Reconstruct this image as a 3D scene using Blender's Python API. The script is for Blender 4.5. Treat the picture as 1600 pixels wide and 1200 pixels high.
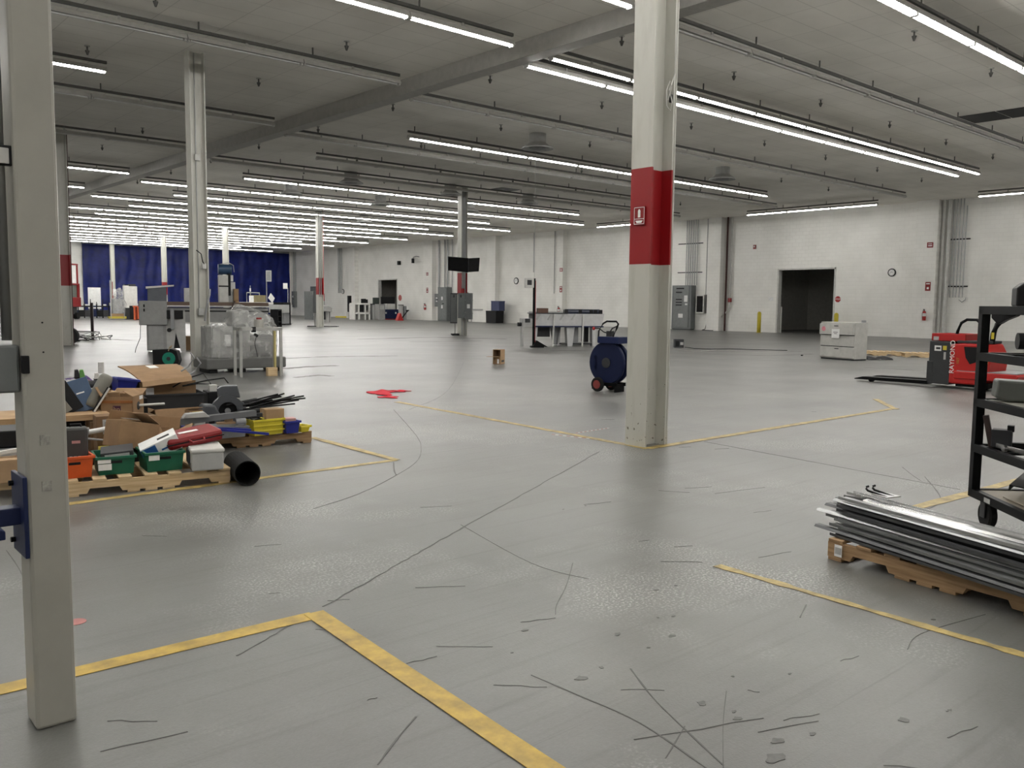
import bpy, math, random
from mathutils import Vector, Matrix, Euler
random.seed(7)
sc = bpy.context.scene
for o in list(bpy.data.objects): bpy.data.objects.remove(o)
C = sc.collection
PI = math.pi
R = math.radians

# ------------------------------------------------------------------ camera
FPX, PITCH, ROLL, YAW, CAMH = 1353.04, 0.0921858, 0.01091566, 0.84835649, 1.5
_cp, _sp, _cr, _sr, _cy, _sy = math.cos(PITCH), math.sin(PITCH), math.cos(ROLL), math.sin(ROLL), math.cos(YAW), math.sin(YAW)
FW = Vector((_cy*_cp, _sy*_cp, -_sp)); _r0 = Vector((_sy, -_cy, 0)); _u0 = _r0.cross(FW)
RT = _r0*_cr + _u0*_sr; UP = -_r0*_sr + _u0*_cr
cam = bpy.data.cameras.new('camera'); cam.sensor_width = 36; cam.lens = FPX/1600*36
cam.clip_start = 0.05; cam.clip_end = 400
camo = bpy.data.objects.new('camera', cam); C.objects.link(camo)
M = Matrix((RT, UP, -FW)).transposed().to_4x4(); M.translation = Vector((0, 0, CAMH)); camo.matrix_world = M
sc.camera = camo

# ------------------------------------------------------------------ world, exposure
w = bpy.data.worlds.new('world'); sc.world = w; w.use_nodes = True
w.node_tree.nodes['Background'].inputs[0].default_value = (0.6, 0.65, 0.7, 1)
w.node_tree.nodes['Background'].inputs[1].default_value = 0.02
sc.view_settings.view_transform = 'Standard'; sc.view_settings.look = 'None'
sc.view_settings.gamma = 1; sc.view_settings.exposure = 1.5
TUBE_STRENGTH = 20.0
sc.cycles.max_bounces = 8; sc.cycles.diffuse_bounces = 5; sc.cycles.glossy_bounces = 4
sc.cycles.sample_clamp_indirect = 6.0

# survey helpers: sight lines measured from the camera station
def ray(px, py): return FW*FPX + RT*(px-800) + UP*(600-py)
def F(px, py, z=0.0):
    r = ray(px, py); return Vector((0, 0, CAMH)) + r*((z-CAMH)/r.z)
def at(px, py, D):
    r = ray(px, py); return Vector((0, 0, CAMH)) + r*(D/math.hypot(r.x, r.y))
def zat(px, py, D): return at(px, py, D).z
def onx(px, py, X):
    r = ray(px, py); return Vector((0, 0, CAMH)) + r*(X/r.x)

# ------------------------------------------------------------------ materials
MATS = {}
def mat(name, col, rough=0.55, metal=0.0, var=0.08, scale=6.0, bump=0.0, emit=None, alpha=None, trans=0, spec=0.5, coat=0):
    if name in MATS: return MATS[name]
    m = bpy.data.materials.new(name); m.use_nodes = True; nt = m.node_tree; N = nt.nodes; L = nt.links
    b = N['Principled BSDF']
    b.inputs['Roughness'].default_value = rough; b.inputs['Metallic'].default_value = metal
    b.inputs['Specular IOR Level'].default_value = spec
    if coat: b.inputs['Coat Weight'].default_value = coat
    if emit:
        b.inputs['Base Color'].default_value = (*col, 1)
        b.inputs['Emission Color'].default_value = (*col, 1); b.inputs['Emission Strength'].default_value = emit
    else:
        tc = N.new('ShaderNodeTexCoord'); no = N.new('ShaderNodeTexNoise'); no.inputs['Scale'].default_value = scale
        no.inputs['Detail'].default_value = 5; no.inputs['Roughness'].default_value = .65
        L.new(tc.outputs['Object'], no.inputs['Vector'])
        rp = N.new('ShaderNodeValToRGB'); rp.color_ramp.elements[0].position = .3; rp.color_ramp.elements[1].position = .7
        rp.color_ramp.elements[0].color = (*[max(0, c*(1-var*1.6)) for c in col], 1)
        rp.color_ramp.elements[1].color = (*[min(1, c*(1+var)) for c in col], 1)
        L.new(no.outputs['Fac'], rp.inputs['Fac']); L.new(rp.outputs['Color'], b.inputs['Base Color'])
        if bump:
            bp = N.new('ShaderNodeBump'); bp.inputs['Strength'].default_value = bump; bp.inputs['Distance'].default_value = .02
            L.new(no.outputs['Fac'], bp.inputs['Height']); L.new(bp.outputs['Normal'], b.inputs['Normal'])
    if alpha is not None: b.inputs['Alpha'].default_value = alpha
    if trans: b.inputs['Transmission Weight'].default_value = trans
    MATS[name] = m; return m

def wood(name, col, dark):
    if name in MATS: return MATS[name]
    m = bpy.data.materials.new(name); m.use_nodes = True; nt = m.node_tree; N = nt.nodes; L = nt.links
    b = N['Principled BSDF']; b.inputs['Roughness'].default_value = .75
    tc = N.new('ShaderNodeTexCoord'); mp = N.new('ShaderNodeMapping'); mp.inputs['Scale'].default_value = (3, 3, 40)
    L.new(tc.outputs['Object'], mp.inputs['Vector'])
    no = N.new('ShaderNodeTexNoise'); no.inputs['Scale'].default_value = 1.5; no.inputs['Detail'].default_value = 6
    L.new(mp.outputs['Vector'], no.inputs['Vector'])
    rp = N.new('ShaderNodeValToRGB'); rp.color_ramp.elements[0].color = (*dark, 1); rp.color_ramp.elements[1].color = (*col, 1)
    rp.color_ramp.elements[0].position = .35; rp.color_ramp.elements[1].position = .62
    L.new(no.outputs['Fac'], rp.inputs['Fac']); L.new(rp.outputs['Color'], b.inputs['Base Color'])
    MATS[name] = m; return m

def floor_mat():
    m = bpy.data.materials.new('sealed_concrete'); m.use_nodes = True; nt = m.node_tree; N = nt.nodes; L = nt.links
    b = N['Principled BSDF']
    tc = N.new('ShaderNodeTexCoord')
    def noise(s, d=5, mp=None, r=.6):
        n = N.new('ShaderNodeTexNoise'); n.inputs['Scale'].default_value = s; n.inputs['Detail'].default_value = d; n.inputs['Roughness'].default_value = r
        if mp:
            q = N.new('ShaderNodeMapping'); q.inputs['Scale'].default_value = mp[0]; q.inputs['Rotation'].default_value = (0, 0, mp[1])
            L.new(tc.outputs['Object'], q.inputs['Vector']); L.new(q.outputs['Vector'], n.inputs['Vector'])
        else: L.new(tc.outputs['Object'], n.inputs['Vector'])
        return n
    def ramp(src, p0, c0, p1, c1):
        r = N.new('ShaderNodeValToRGB'); r.color_ramp.elements[0].position = p0; r.color_ramp.elements[1].position = p1
        r.color_ramp.elements[0].color = (*c0, 1); r.color_ramp.elements[1].color = (*c1, 1); L.new(src, r.inputs['Fac']); return r
    def mix(a, bb, fac, mode='MULTIPLY'):
        x = N.new('ShaderNodeMix'); x.data_type = 'RGBA'; x.blend_type = mode
        if isinstance(fac, float): x.inputs[0].default_value = fac
        else: L.new(fac, x.inputs[0])
        L.new(a, x.inputs[6]); L.new(bb, x.inputs[7]); return x.outputs[2]
    big = noise(.35, 4, None, .5); base = ramp(big.outputs['Fac'], .3, (.125, .126, .121), .7, (.175, .176, .168))
    mid = noise(2.2, 5, None, .55); midr = ramp(mid.outputs['Fac'], .28, (.80, .79, .77), .62, (1, 1, 1))
    col = mix(base.outputs['Color'], midr.outputs['Color'], .8)
    # long scuffs in two directions
    s1 = noise(1.0, 4, ((.6, 14, 1), R(25))); r1 = ramp(s1.outputs['Fac'], .25, (.72, .71, .69), .44, (1, 1, 1))
    col = mix(col, r1.outputs['Color'], .75)
    s2 = noise(1.0, 4, ((.5, 20, 1), R(-50))); r2 = ramp(s2.outputs['Fac'], .25, (.74, .73, .71), .42, (1, 1, 1))
    col = mix(col, r2.outputs['Color'], .6)
    gr = noise(55, 4, None, .7); r5 = ramp(gr.outputs['Fac'], .3, (.86, .86, .85), .65, (1.0, 1.0, 1.0)); col = mix(col, r5.outputs['Color'], .9)
    s5 = noise(1.0, 4, ((.35, 34, 1), R(-8))); r6 = ramp(s5.outputs['Fac'], .25, (.6, .59, .57), .37, (1, 1, 1)); col = mix(col, r6.outputs['Color'], .7)
    # dark dirt bands (worn traffic marks) farther inside the hall
    s4 = noise(1.0, 5, ((.12, .9, 1), R(4))); r4 = ramp(s4.outputs['Fac'], .28, (.74, .72, .68), .46, (1, 1, 1))
    col = mix(col, r4.outputs['Color'], .7)
    # pale speckle patches painting in the sparkle of lamp glare
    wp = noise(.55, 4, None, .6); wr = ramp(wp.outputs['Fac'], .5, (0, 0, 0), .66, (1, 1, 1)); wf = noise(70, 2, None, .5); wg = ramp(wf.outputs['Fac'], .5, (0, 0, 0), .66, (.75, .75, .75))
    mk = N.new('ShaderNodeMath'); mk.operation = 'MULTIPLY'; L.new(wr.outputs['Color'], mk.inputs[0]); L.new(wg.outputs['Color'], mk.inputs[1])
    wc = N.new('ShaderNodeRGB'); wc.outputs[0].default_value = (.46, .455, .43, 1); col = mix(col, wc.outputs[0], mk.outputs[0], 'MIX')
    L.new(col, b.inputs['Base Color'])
    rn = noise(1.1, 3, None, .5); rr = N.new('ShaderNodeMapRange'); rr.clamp = False; rr.inputs[1].default_value = 0; rr.inputs[2].default_value = 1
    rr.inputs[3].default_value = .285; rr.inputs[4].default_value = .42
    L.new(rn.outputs['Fac'], rr.inputs[0]); L.new(rr.outputs[0], b.inputs['Roughness'])
    fn = noise(110, 3); bp = N.new('ShaderNodeBump'); bp.inputs['Strength'].default_value = .4; bp.inputs['Distance'].default_value = .002
    L.new(fn.outputs['Fac'], bp.inputs['Height'])
    gn = noise(.8, 2); b2 = N.new('ShaderNodeBump'); b2.inputs['Strength'].default_value = .1; b2.inputs['Distance'].default_value = .01
    L.new(gn.outputs['Fac'], b2.inputs['Height']); L.new(bp.outputs['Normal'], b2.inputs['Normal'])
    L.new(b2.outputs['Normal'], b.inputs['Normal'])
    b.inputs['Specular IOR Level'].default_value = .5
    return m

def grid_mat(name, col, joint, bw, bh, mortar, axes, rough, off=.5, bump=.3, var=.04):
    """blocks / tiles laid in the two given object axes"""
    m = bpy.data.materials.new(name); m.use_nodes = True; nt = m.node_tree; N = nt.nodes; L = nt.links
    b = N['Principled BSDF']; b.inputs['Roughness'].default_value = rough
    tc = N.new('ShaderNodeTexCoord'); sx = N.new('ShaderNodeSeparateXYZ'); cx = N.new('ShaderNodeCombineXYZ')
    L.new(tc.outputs['Object'], sx.inputs[0]); L.new(sx.outputs[axes[0]], cx.inputs[0]); L.new(sx.outputs[axes[1]], cx.inputs[1])
    bt = N.new('ShaderNodeTexBrick'); L.new(cx.outputs[0], bt.inputs['Vector'])
    bt.inputs['Scale'].default_value = 1; bt.inputs['Brick Width'].default_value = bw; bt.inputs['Row Height'].default_value = bh
    bt.inputs['Mortar Size'].default_value = mortar; bt.inputs['Mortar Smooth'].default_value = .3; bt.offset = off
    bt.inputs['Color1'].default_value = (*col, 1); bt.inputs['Color2'].default_value = (*[c*(1-var) for c in col], 1)
    bt.inputs['Mortar'].default_value = (*joint, 1)
    no = N.new('ShaderNodeTexNoise'); no.inputs['Scale'].default_value = .7; no.inputs['Detail'].default_value = 6
    L.new(tc.outputs['Object'], no.inputs['Vector'])
    rp = N.new('ShaderNodeValToRGB'); rp.color_ramp.elements[0].color = (.86, .86, .85, 1); rp.color_ramp.elements[1].color = (1, 1, 1, 1)
    rp.color_ramp.elements[0].position = .3; rp.color_ramp.elements[1].position = .6
    L.new(no.outputs['Fac'], rp.inputs['Fac'])
    mx = N.new('ShaderNodeMix'); mx.data_type = 'RGBA'; mx.blend_type = 'MULTIPLY'; mx.inputs[0].default_value = .8
    L.new(bt.outputs['Color'], mx.inputs[6]); L.new(rp.outputs['Color'], mx.inputs[7]); L.new(mx.outputs[2], b.inputs['Base Color'])
    bp = N.new('ShaderNodeBump'); bp.inputs['Strength'].default_value = bump; bp.inputs['Distance'].default_value = .008; bp.invert = True
    L.new(bt.outputs['Fac'], bp.inputs['Height']); L.new(bp.outputs['Normal'], b.inputs['Normal'])
    return m

def column_mat(name='column_paint', z0=1.93, z1=2.92, red=(.27, .006, .009)):
    """off-white column paint, red painted band, scuffs low down"""
    m = bpy.data.materials.new(name); m.use_nodes = True; nt = m.node_tree; N = nt.nodes; L = nt.links
    b = N['Principled BSDF']; b.inputs['Roughness'].default_value = .42
    tc = N.new('ShaderNodeTexCoord'); sx = N.new('ShaderNodeSeparateXYZ'); L.new(tc.outputs['Object'], sx.inputs[0])
    def math_(op, a, v):
        n = N.new('ShaderNodeMath'); n.operation = op
        L.new(a, n.inputs[0])
        if isinstance(v, (int, float)): n.inputs[1].default_value = v
        else: L.new(v, n.inputs[1])
        return n.outputs[0]
    band = math_('MULTIPLY', math_('GREATER_THAN', sx.outputs[2], z0), math_('LESS_THAN', sx.outputs[2], z1))
    no = N.new('ShaderNodeTexNoise'); no.inputs['Scale'].default_value = 3; no.inputs['Detail'].default_value = 8
    mp = N.new('ShaderNodeMapping'); mp.inputs['Scale'].default_value = (3, 3, .8); L.new(tc.outputs['Object'], mp.inputs[0]); L.new(mp.outputs[0], no.inputs[0])
    rp = N.new('ShaderNodeValToRGB'); rp.color_ramp.elements[0].color = (.44, .435, .39, 1); rp.color_ramp.elements[1].color = (.50, .495, .45, 1)
    rp.color_ramp.elements[0].position = .28; rp.color_ramp.elements[1].position = .5; L.new(no.outputs['Fac'], rp.inputs[0])
    # chips near the foot
    ch = N.new('ShaderNodeTexNoise'); ch.inputs['Scale'].default_value = 22; ch.inputs['Detail'].default_value = 4; L.new(tc.outputs['Object'], ch.inputs[0])
    low = N.new('ShaderNodeMapRange'); low.inputs[1].default_value = 0; low.inputs[2].default_value = 1.1; low.inputs[3].default_value = .36; low.inputs[4].default_value = .2
    L.new(sx.outputs[2], low.inputs[0])
    chip = math_('LESS_THAN', ch.outputs['Fac'], low.outputs[0])
    mx = N.new('ShaderNodeMix'); mx.data_type = 'RGBA'; L.new(chip, mx.inputs[0]); L.new(rp.outputs[0], mx.inputs[6]); mx.inputs[7].default_value = (.16, .14, .11, 1)
    m2 = N.new('ShaderNodeMix'); m2.data_type = 'RGBA'; L.new(band, m2.inputs[0]); L.new(mx.outputs[2], m2.inputs[6]); m2.inputs[7].default_value = (*red, 1)
    L.new(m2.outputs[2], b.inputs['Base Color'])
    return m

# ------------------------------------------------------------------ mesh builder
class MB:
    def __init__(s): s.v = []; s.f = []
    def add(s, vs, fs, rot=None, loc=None):
        if rot is not None:
            e = Euler(rot).to_matrix(); vs = [e @ Vector(q) for q in vs]
        if loc is not None:
            l = Vector(loc); vs = [Vector(q)+l for q in vs]
        n = len(s.v); s.v += [tuple(q) for q in vs]; s.f += [tuple(i+n for i in f) for f in fs]; return s
    def box(s, c, d, rot=None):
        x, y, z = d[0]/2, d[1]/2, d[2]/2
        vs = [(-x,-y,-z),(x,-y,-z),(x,y,-z),(-x,y,-z),(-x,-y,z),(x,-y,z),(x,y,z),(-x,y,z)]
        return s.add(vs, [(0,3,2,1),(4,5,6,7),(0,1,5,4),(1,2,6,5),(2,3,7,6),(3,0,4,7)], rot, c)
    def bb(s, x0, x1, y0, y1, z0, z1): return s.box(((x0+x1)/2,(y0+y1)/2,(z0+z1)/2), (abs(x1-x0),abs(y1-y0),abs(z1-z0)))
    def cyl(s, a, b, r, r2=None, n=12, caps=True):
        a, b = Vector(a), Vector(b); r2 = r if r2 is None else r2; d = b-a
        q = d.to_track_quat('Z', 'Y').to_matrix(); vs = []
        for p, rr in ((a, r), (b, r2)):
            for i in range(n): vs.append(p + q @ Vector((rr*math.cos(2*PI*i/n), rr*math.sin(2*PI*i/n), 0)))
        fs = [(i, (i+1) % n, n+(i+1) % n, n+i) for i in range(n)]
        if caps: fs += [tuple(range(n-1, -1, -1)), tuple(range(n, 2*n))]
        return s.add(vs, fs)
    def tube(s, pts, r, n=8):
        pts = [Vector(p) for p in pts]; rings = []
        for i, p in enumerate(pts):
            t = (pts[min(i+1, len(pts)-1)]-pts[max(i-1, 0)]).normalized()
            ref = Vector((0, 0, 1)) if abs(t.z) < .9 else Vector((1, 0, 0))
            u = t.cross(ref).normalized(); w_ = u.cross(t)
            if rings and False: pass
            rings.append([p+u*(r*math.cos(2*PI*k/n))+w_*(r*math.sin(2*PI*k/n)) for k in range(n)])
        vs = [q for rg in rings for q in rg]; fs = []
        for i in range(len(pts)-1):
            for k in range(n): fs.append((i*n+k, i*n+(k+1) % n, (i+1)*n+(k+1) % n, (i+1)*n+k))
        fs += [tuple(range(n)), tuple(range(len(vs)-1, len(vs)-n-1, -1))]
        return s.add(vs, fs)
    def prism(s, poly, a, b, plane='xz', rot=None, loc=None):
        n = len(poly); vs = []
        for h in (a, b):
            for u, v in poly: vs.append({'xz': (u, h, v), 'xy': (u, v, h), 'yz': (h, u, v)}[plane])
        fs = [tuple(range(n)), tuple(range(2*n-1, n-1, -1))] + [(i, n+i, n+(i+1) % n, (i+1) % n) for i in range(n)]
        return s.add(vs, fs, rot, loc)
    def ball(s, c, r, rot=None, n=12, m=8, jit=0, lo=-1):
        vs = []; fs = []
        rx, ry, rz = (r, r, r) if isinstance(r, (int, float)) else r
        for j in range(m+1):
            th = PI*j/m; 
            for i in range(n):
                ph = 2*PI*i/n; k = 1+random.uniform(-jit, jit)
                vs.append((rx*k*math.sin(th)*math.cos(ph), ry*k*math.sin(th)*math.sin(ph), rz*k*math.cos(th)))
        for j in range(m):
            for i in range(n): fs.append((j*n+i, (j+1)*n+i, (j+1)*n+(i+1) % n, j*n+(i+1) % n))
        return s.add(vs, fs, rot, c)
    def lathe(s, prof, n=24, loc=(0,0,0), rot=None):
        vs = []; fs = []; m = len(prof)
        for r_, z in prof:
            for i in range(n): vs.append((r_*math.cos(2*PI*i/n), r_*math.sin(2*PI*i/n), z))
        for j in range(m-1):
            for i in range(n): fs.append((j*n+i, j*n+(i+1) % n, (j+1)*n+(i+1) % n, (j+1)*n+i))
        return s.add(vs, fs, rot, loc)
    def sheet(s, nx, ny, fn, th=.004):
        """closed thin sheet from fn(u,v)->point"""
        top = [Vector(fn(i/nx, j/ny)) for j in range(ny+1) for i in range(nx+1)]
        vs = top+[p-Vector((0, 0, th)) for p in top]; n = len(top); fs = []; W = nx+1
        for j in range(ny):
            for i in range(nx):
                a = j*W+i; fs.append((a, a+1, a+W+1, a+W)); fs.append((n+a, n+a+W, n+a+W+1, n+a+1))
        for i in range(nx):
            fs.append((i, n+i, n+i+1, i+1)); a = ny*W+i; fs.append((a, a+1, n+a+1, n+a))
        for j in range(ny):
            a = j*W; fs.append((a, a+W, n+a+W, n+a)); a = j*W+nx; fs.append((a, n+a, n+a+W, a+W))
        return s.add(vs, fs)
    def build(s, name, m, parent=None, bevel=0, smooth=False, sub=0, label=None):
        me = bpy.data.meshes.new(name); me.from_pydata(s.v, [], s.f); me.materials.append(m); me.update()
        o = bpy.data.objects.new(name, me); C.objects.link(o)
        if parent: o.parent = parent
        if smooth:
            for p in me.polygons: p.use_smooth = True
        if bevel:
            bv = o.modifiers.new('bevel', 'BEVEL'); bv.width = bevel; bv.segments = 2; bv.limit_method = 'ANGLE'
        if sub:
            ss = o.modifiers.new('sub', 'SUBSURF'); ss.levels = sub; ss.render_levels = sub
        if label: o['label'] = label
        return o

def thing(name, label, cat, loc=(0,0,0), rot=0, group=None):
    o = bpy.data.objects.new(name, None); C.objects.link(o); o.empty_display_size = .1
    o.location = loc; o.rotation_euler = rot if isinstance(rot, tuple) else (0, 0, rot)
    o['label'] = label; o['category'] = cat
    if group: o['group'] = group
    return o
def tag(o, label, cat, group=None, kind=None, loc=None, rot=None):
    if label: o['label'] = label
    if cat: o['category'] = cat
    if group: o['group'] = group
    if kind: o['kind'] = kind
    if loc is not None: o.location = loc
    if rot is not None: o.rotation_euler = rot if isinstance(rot, tuple) else (0, 0, rot)
    return o
def dup(root, loc=None, rot=None, label=None, group=None):
    def cp(o, p):
        c = o.copy(); C.objects.link(c)
        if p: c.parent = p
        for ch in o.children: cp(ch, c)
        return c
    kids = list(root.children); c = root.copy(); C.objects.link(c)
    for ch in kids: cp(ch, c)
    if loc is not None: c.location = loc
    if rot is not None: c.rotation_euler = (0, 0, rot)
    if label: c['label'] = label
    if group: c['group'] = group
    return c
def struct(o): o['kind'] = 'structure'; return o
def text(s, size, m, parent, loc, rot, name='lettering', ext=.001, squash=1):
    cu = bpy.data.curves.new(name, 'FONT'); cu.body = s; cu.size = size; cu.extrude = ext; cu.align_x = 'CENTER'; cu.align_y = 'CENTER'
    t = bpy.data.objects.new(name, cu); C.objects.link(t)
    dg = bpy.context.evaluated_depsgraph_get(); me = bpy.data.meshes.new_from_object(t.evaluated_get(dg))
    bpy.data.objects.remove(t); me.materials.clear(); me.materials.append(m)
    o = bpy.data.objects.new(name, me); C.objects.link(o)
    if parent: o.parent = parent
    o.location = loc; o.rotation_euler = rot; o.scale = (squash, 1, 1)
    return o

# palette
WHITE = mat('painted_white', (.62, .61, .58), .5)
OFFW = mat('off_white_plastic', (.55, .545, .52), .45)
LGREY = mat('light_grey_metal', (.40, .40, .39), .45)
GREY = mat('machine_grey', (.25, .255, .26), .45)
EGREY = mat('electrical_grey', (.145, .155, .155), .5)
DGREY = mat('dark_grey_plastic', (.035, .036, .039), .5, spec=.3)
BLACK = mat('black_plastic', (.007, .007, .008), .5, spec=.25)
BLACKM = mat('black_powder_coat', (.004, .0044, .0048), .5, spec=.12)
RUBBER = mat('rubber', (.012, .012, .012), .8, spec=.2)
GALV = mat('galvanised_steel', (.42, .43, .43), .35, .8, .15, 20)
STEEL = mat('brushed_steel', (.5, .5, .5), .28, .95, .12, 14)
CONDUIT = mat('conduit_steel', (.33, .335, .33), .42, .6, .1, 3)
CARD = mat('cardboard', (.27, .165, .085), .85, 0, .12, 5)
CARDL = mat('light_cardboard', (.36, .235, .13), .85, 0, .1, 5)
CARDD = mat('brown_cardboard', (.19, .115, .06), .88, 0, .12, 5)
PINE = wood('pine_board', (.60, .45, .27), (.46, .33, .18))
OLDW = wood('weathered_pallet_wood', (.36, .23, .12), (.24, .145, .07))
DKW = wood('dark_pallet_wood', (.20, .12, .065), (.12, .07, .04))
RED = mat('red_paint', (.36, .010, .010), .4)
DRED = mat('dark_red_paint', (.22, .008, .010), .4)
REDC = mat('red_cloth', (.62, .03, .05), .8)
NAVY = mat('navy_paint', (.008, .015, .06), .45, spec=.3)
BLUE = mat('blue_plastic', (.012, .02, .22), .4)
GREEN = mat('green_plastic', (.004, .105, .055), .42)
TEAL = mat('teal_plastic', (.0, .20, .13), .45)
ORANGE = mat('orange_plastic', (.58, .085, .012), .42)
YEL = mat('yellow_plastic', (.60, .50, .03), .42)
YPAINT = mat('yellow_paint', (.58, .47, .04), .5)
PAPER = mat('white_paper', (.75, .75, .74), .7)
SCREEN = mat('screen_glass', (.006, .006, .007), .12, 0, .02)
PURPLE = mat('purple_cloth', (.06, .02, .13), .9, 0, .2, 20)
MAUVE = mat('mauve_cloth', (.10, .05, .07), .9, 0, .2, 20)
FOLD = mat('blue_folder', (.045, .085, .16), .5)
OLIVE = mat('grey_green_vinyl', (.17, .165, .14), .6)
TUBE_ON = mat('lit_tube', (1.0, .985, .95), emit=TUBE_STRENGTH)
TUBE_OFF = mat('unlit_tube', (.72, .72, .70), .25)
HOUS = mat('fixture_enamel', (.42, .41, .385), .5)
RAILM = mat('strut_dark', (.10, .098, .09), .6, .3)
INK = mat('black_ink', (.02, .02, .02), .6)
WINK = mat('white_ink', (.8, .8, .78), .6)
COLM = column_mat()
PLAIN = column_mat('post_paint', 50, 51)

# ------------------------------------------------------------------ shell
CEIL = 6.85; WX = 44.8; FY = 87.5; LX = -9.0; NY = -7.0
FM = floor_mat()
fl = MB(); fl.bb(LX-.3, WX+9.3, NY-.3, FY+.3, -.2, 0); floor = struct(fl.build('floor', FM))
cm = grid_mat('ceiling_tile', (.86, .835, .78), (.62, .60, .555), 1.22, .61, .008, (0, 1), .9, 0, .15, .03)
struct(MB().bb(LX-.3, WX+9.3, NY-.3, FY+.3, CEIL, CEIL+.2).build('ceiling', cm))
wm = grid_mat('painted_block', (.83, .82, .785), (.76, .75, .715), .41, .205, .010, (1, 2), .6, .5, .5, .02)
wm2 = grid_mat('painted_block_end', (.83, .82, .785), (.76, .75, .715), .41, .205, .010, (0, 2), .6, .5, .5, .02)
D1 = (24.13, 27.72, 3.69); D2 = (66.85, 70.08, 3.68)
wr = MB()
y0 = NY
for (a, b_, h) in (D1, D2):
    wr.bb(WX, WX+.3, y0, a, 0, CEIL); wr.bb(WX, WX+.3, a, b_, h, CEIL); y0 = b_
wr.bb(WX, WX+.3, y0, FY, 0, CEIL)
struct(wr.build('wall_right', wm))
struct(MB().bb(LX, WX+.3, FY, FY+.3, 0, CEIL).build('wall_far', wm2))
struct(MB().bb(LX-.3, LX, NY, FY, 0, CEIL).build('wall_left', wm))
struct(MB().bb(LX, WX+.3, NY-.3, NY, 0, CEIL).build('wall_near', wm2))
# dim rooms behind the two openings
DARKW = mat('unlit_room_paint', (.5, .49, .45), .8)
for i, (a, b_, h) in enumerate((D1, D2)):
    r_ = MB(); X0, X1, Y0, Y1 = WX+.3, WX+9, a-3.2, b_+3.2
    r_.bb(X1, X1+.2, Y0, Y1, 0, 4.6); r_.bb(X0, X1, Y0-.2, Y0, 0, 4.6); r_.bb(X0, X1, Y1, Y1+.2, 0, 4.6); r_.bb(X0, X1, Y0, Y1, 4.6, 4.8)
    struct(r_.build('wall_backroom', DARKW))
    d = MB(); t_ = .09
    d.bb(WX-.02, WX+.32, a-.002, a+t_, 0, h); d.bb(WX-.02, WX+.32, b_-t_, b_+.002, 0, h); d.bb(WX-.02, WX+.32, a, b_, h-t_, h)
    struct(d.build('door_%d' % (i+1), OFFW))
# pilasters on the right wall
PIL = [(18.65, 19.75), (31.4, 32.3), (44.95, 45.6), (52.5, 53.5), (60.9, 62.2), (73.6, 74.7), (6.0, 6.9)]
for i, (a, b_) in enumerate(PIL):
    struct(MB().bb(WX-.42, WX+.01, a, b_, 0, CEIL).build('trim_%d' % (i+1), wm))
struct(MB().bb(12.12, 12.5, NY, FY, 6.5, CEIL).build('trim_8', mat('beam_paint', (.42, .41, .385), .6)))
# black panels painting the dark of gaps where ceiling tiles are missing
for i, (x, y, lx, ly) in enumerate([(26.3, 9.45, 1.2, 2.4), (27.0, 31.3, 1.2, 1.2)]):
    for k in range(2 if i == 0 else 1):
        yy = y+(k-.5)*1.0 if i == 0 else y
        tag(MB().bb(-lx/2, lx/2, -.48, .48, -.012, 0).build('ceiling_gap_shade', BLACKM, bevel=0), 
            ['dark square opening in the ceiling at upper right, nearer of the pair', 'dark square opening in the ceiling at upper right, farther of the pair'][k] if i == 0 else 'dark square opening in the ceiling beyond the row of round diffusers', 'ceiling opening', loc=(x, yy, CEIL-.001))

# ------------------------------------------------------------------ strip lights
SEG = 2.44; LZ = 6.52
def make_light(kind, lit, far):
    t = thing('strip_light', 'x', 'ceiling light', (0, 0, 0))
    h = MB(); h.prism([(-.05, .045), (-.095, -.052), (-.088, -.055), (-.04, -.02), (.04, -.02), (.088, -.055), (.095, -.052), (.05, .045)], -SEG/2+.01, SEG/2-.01, 'yz')
    h.build('housing', HOUS, t)
    tm = TUBE_ON if lit else TUBE_OFF
    ys = (-.042, .042) if kind == 'double' else (0,)
    r_ = .028 if lit else .019
    for y in ys:
        MB().cyl((-SEG/2+.075, y, -.055), (SEG/2-.075, y, -.055), r_, n=8).build('tube', tm, t, smooth=False)
    if not far:
        for x in (-SEG/2+.03, SEG/2-.03): MB().bb(x-.015, x+.015, -.06, .06, -.085, -.02).build('lamp_holder', OFFW, t)
    MB().bb(-.025, .025, -.012, .012, .03, .12).build('hanger', HOUS, t)
    return t
protos = {}
def row(y, x0, x1, lit, wh, label, group, kind='single'):
    n = max(1, round((x1-x0)/SEG)); far = y > 45
    for i in range(n):
        key = (kind, lit, far); loc = (x0+SEG*(i+.5), y, LZ)
        if key not in protos:
            protos[key] = make_light(*key); o = protos[key]; o.location = loc
        else: o = dup(protos[key], loc)
        o['label'] = label; o['group'] = group
    rb = MB().bb(0, n*SEG, -.025, .025, 0, .06)
    for i in range(n): rb.bb(SEG*(i+.1)-.012, SEG*(i+.1)+.012, -.012, .012, .06, CEIL-LZ-.12)
    tag(rb.build('strut_rail', RAILM), 'strut rail over the lights ' + wh, 'rail', loc=(x0, y, LZ+.12))
def L_(lit, where): return ('lit' if lit else 'unlit')+' fluorescent strip light '+where
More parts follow.
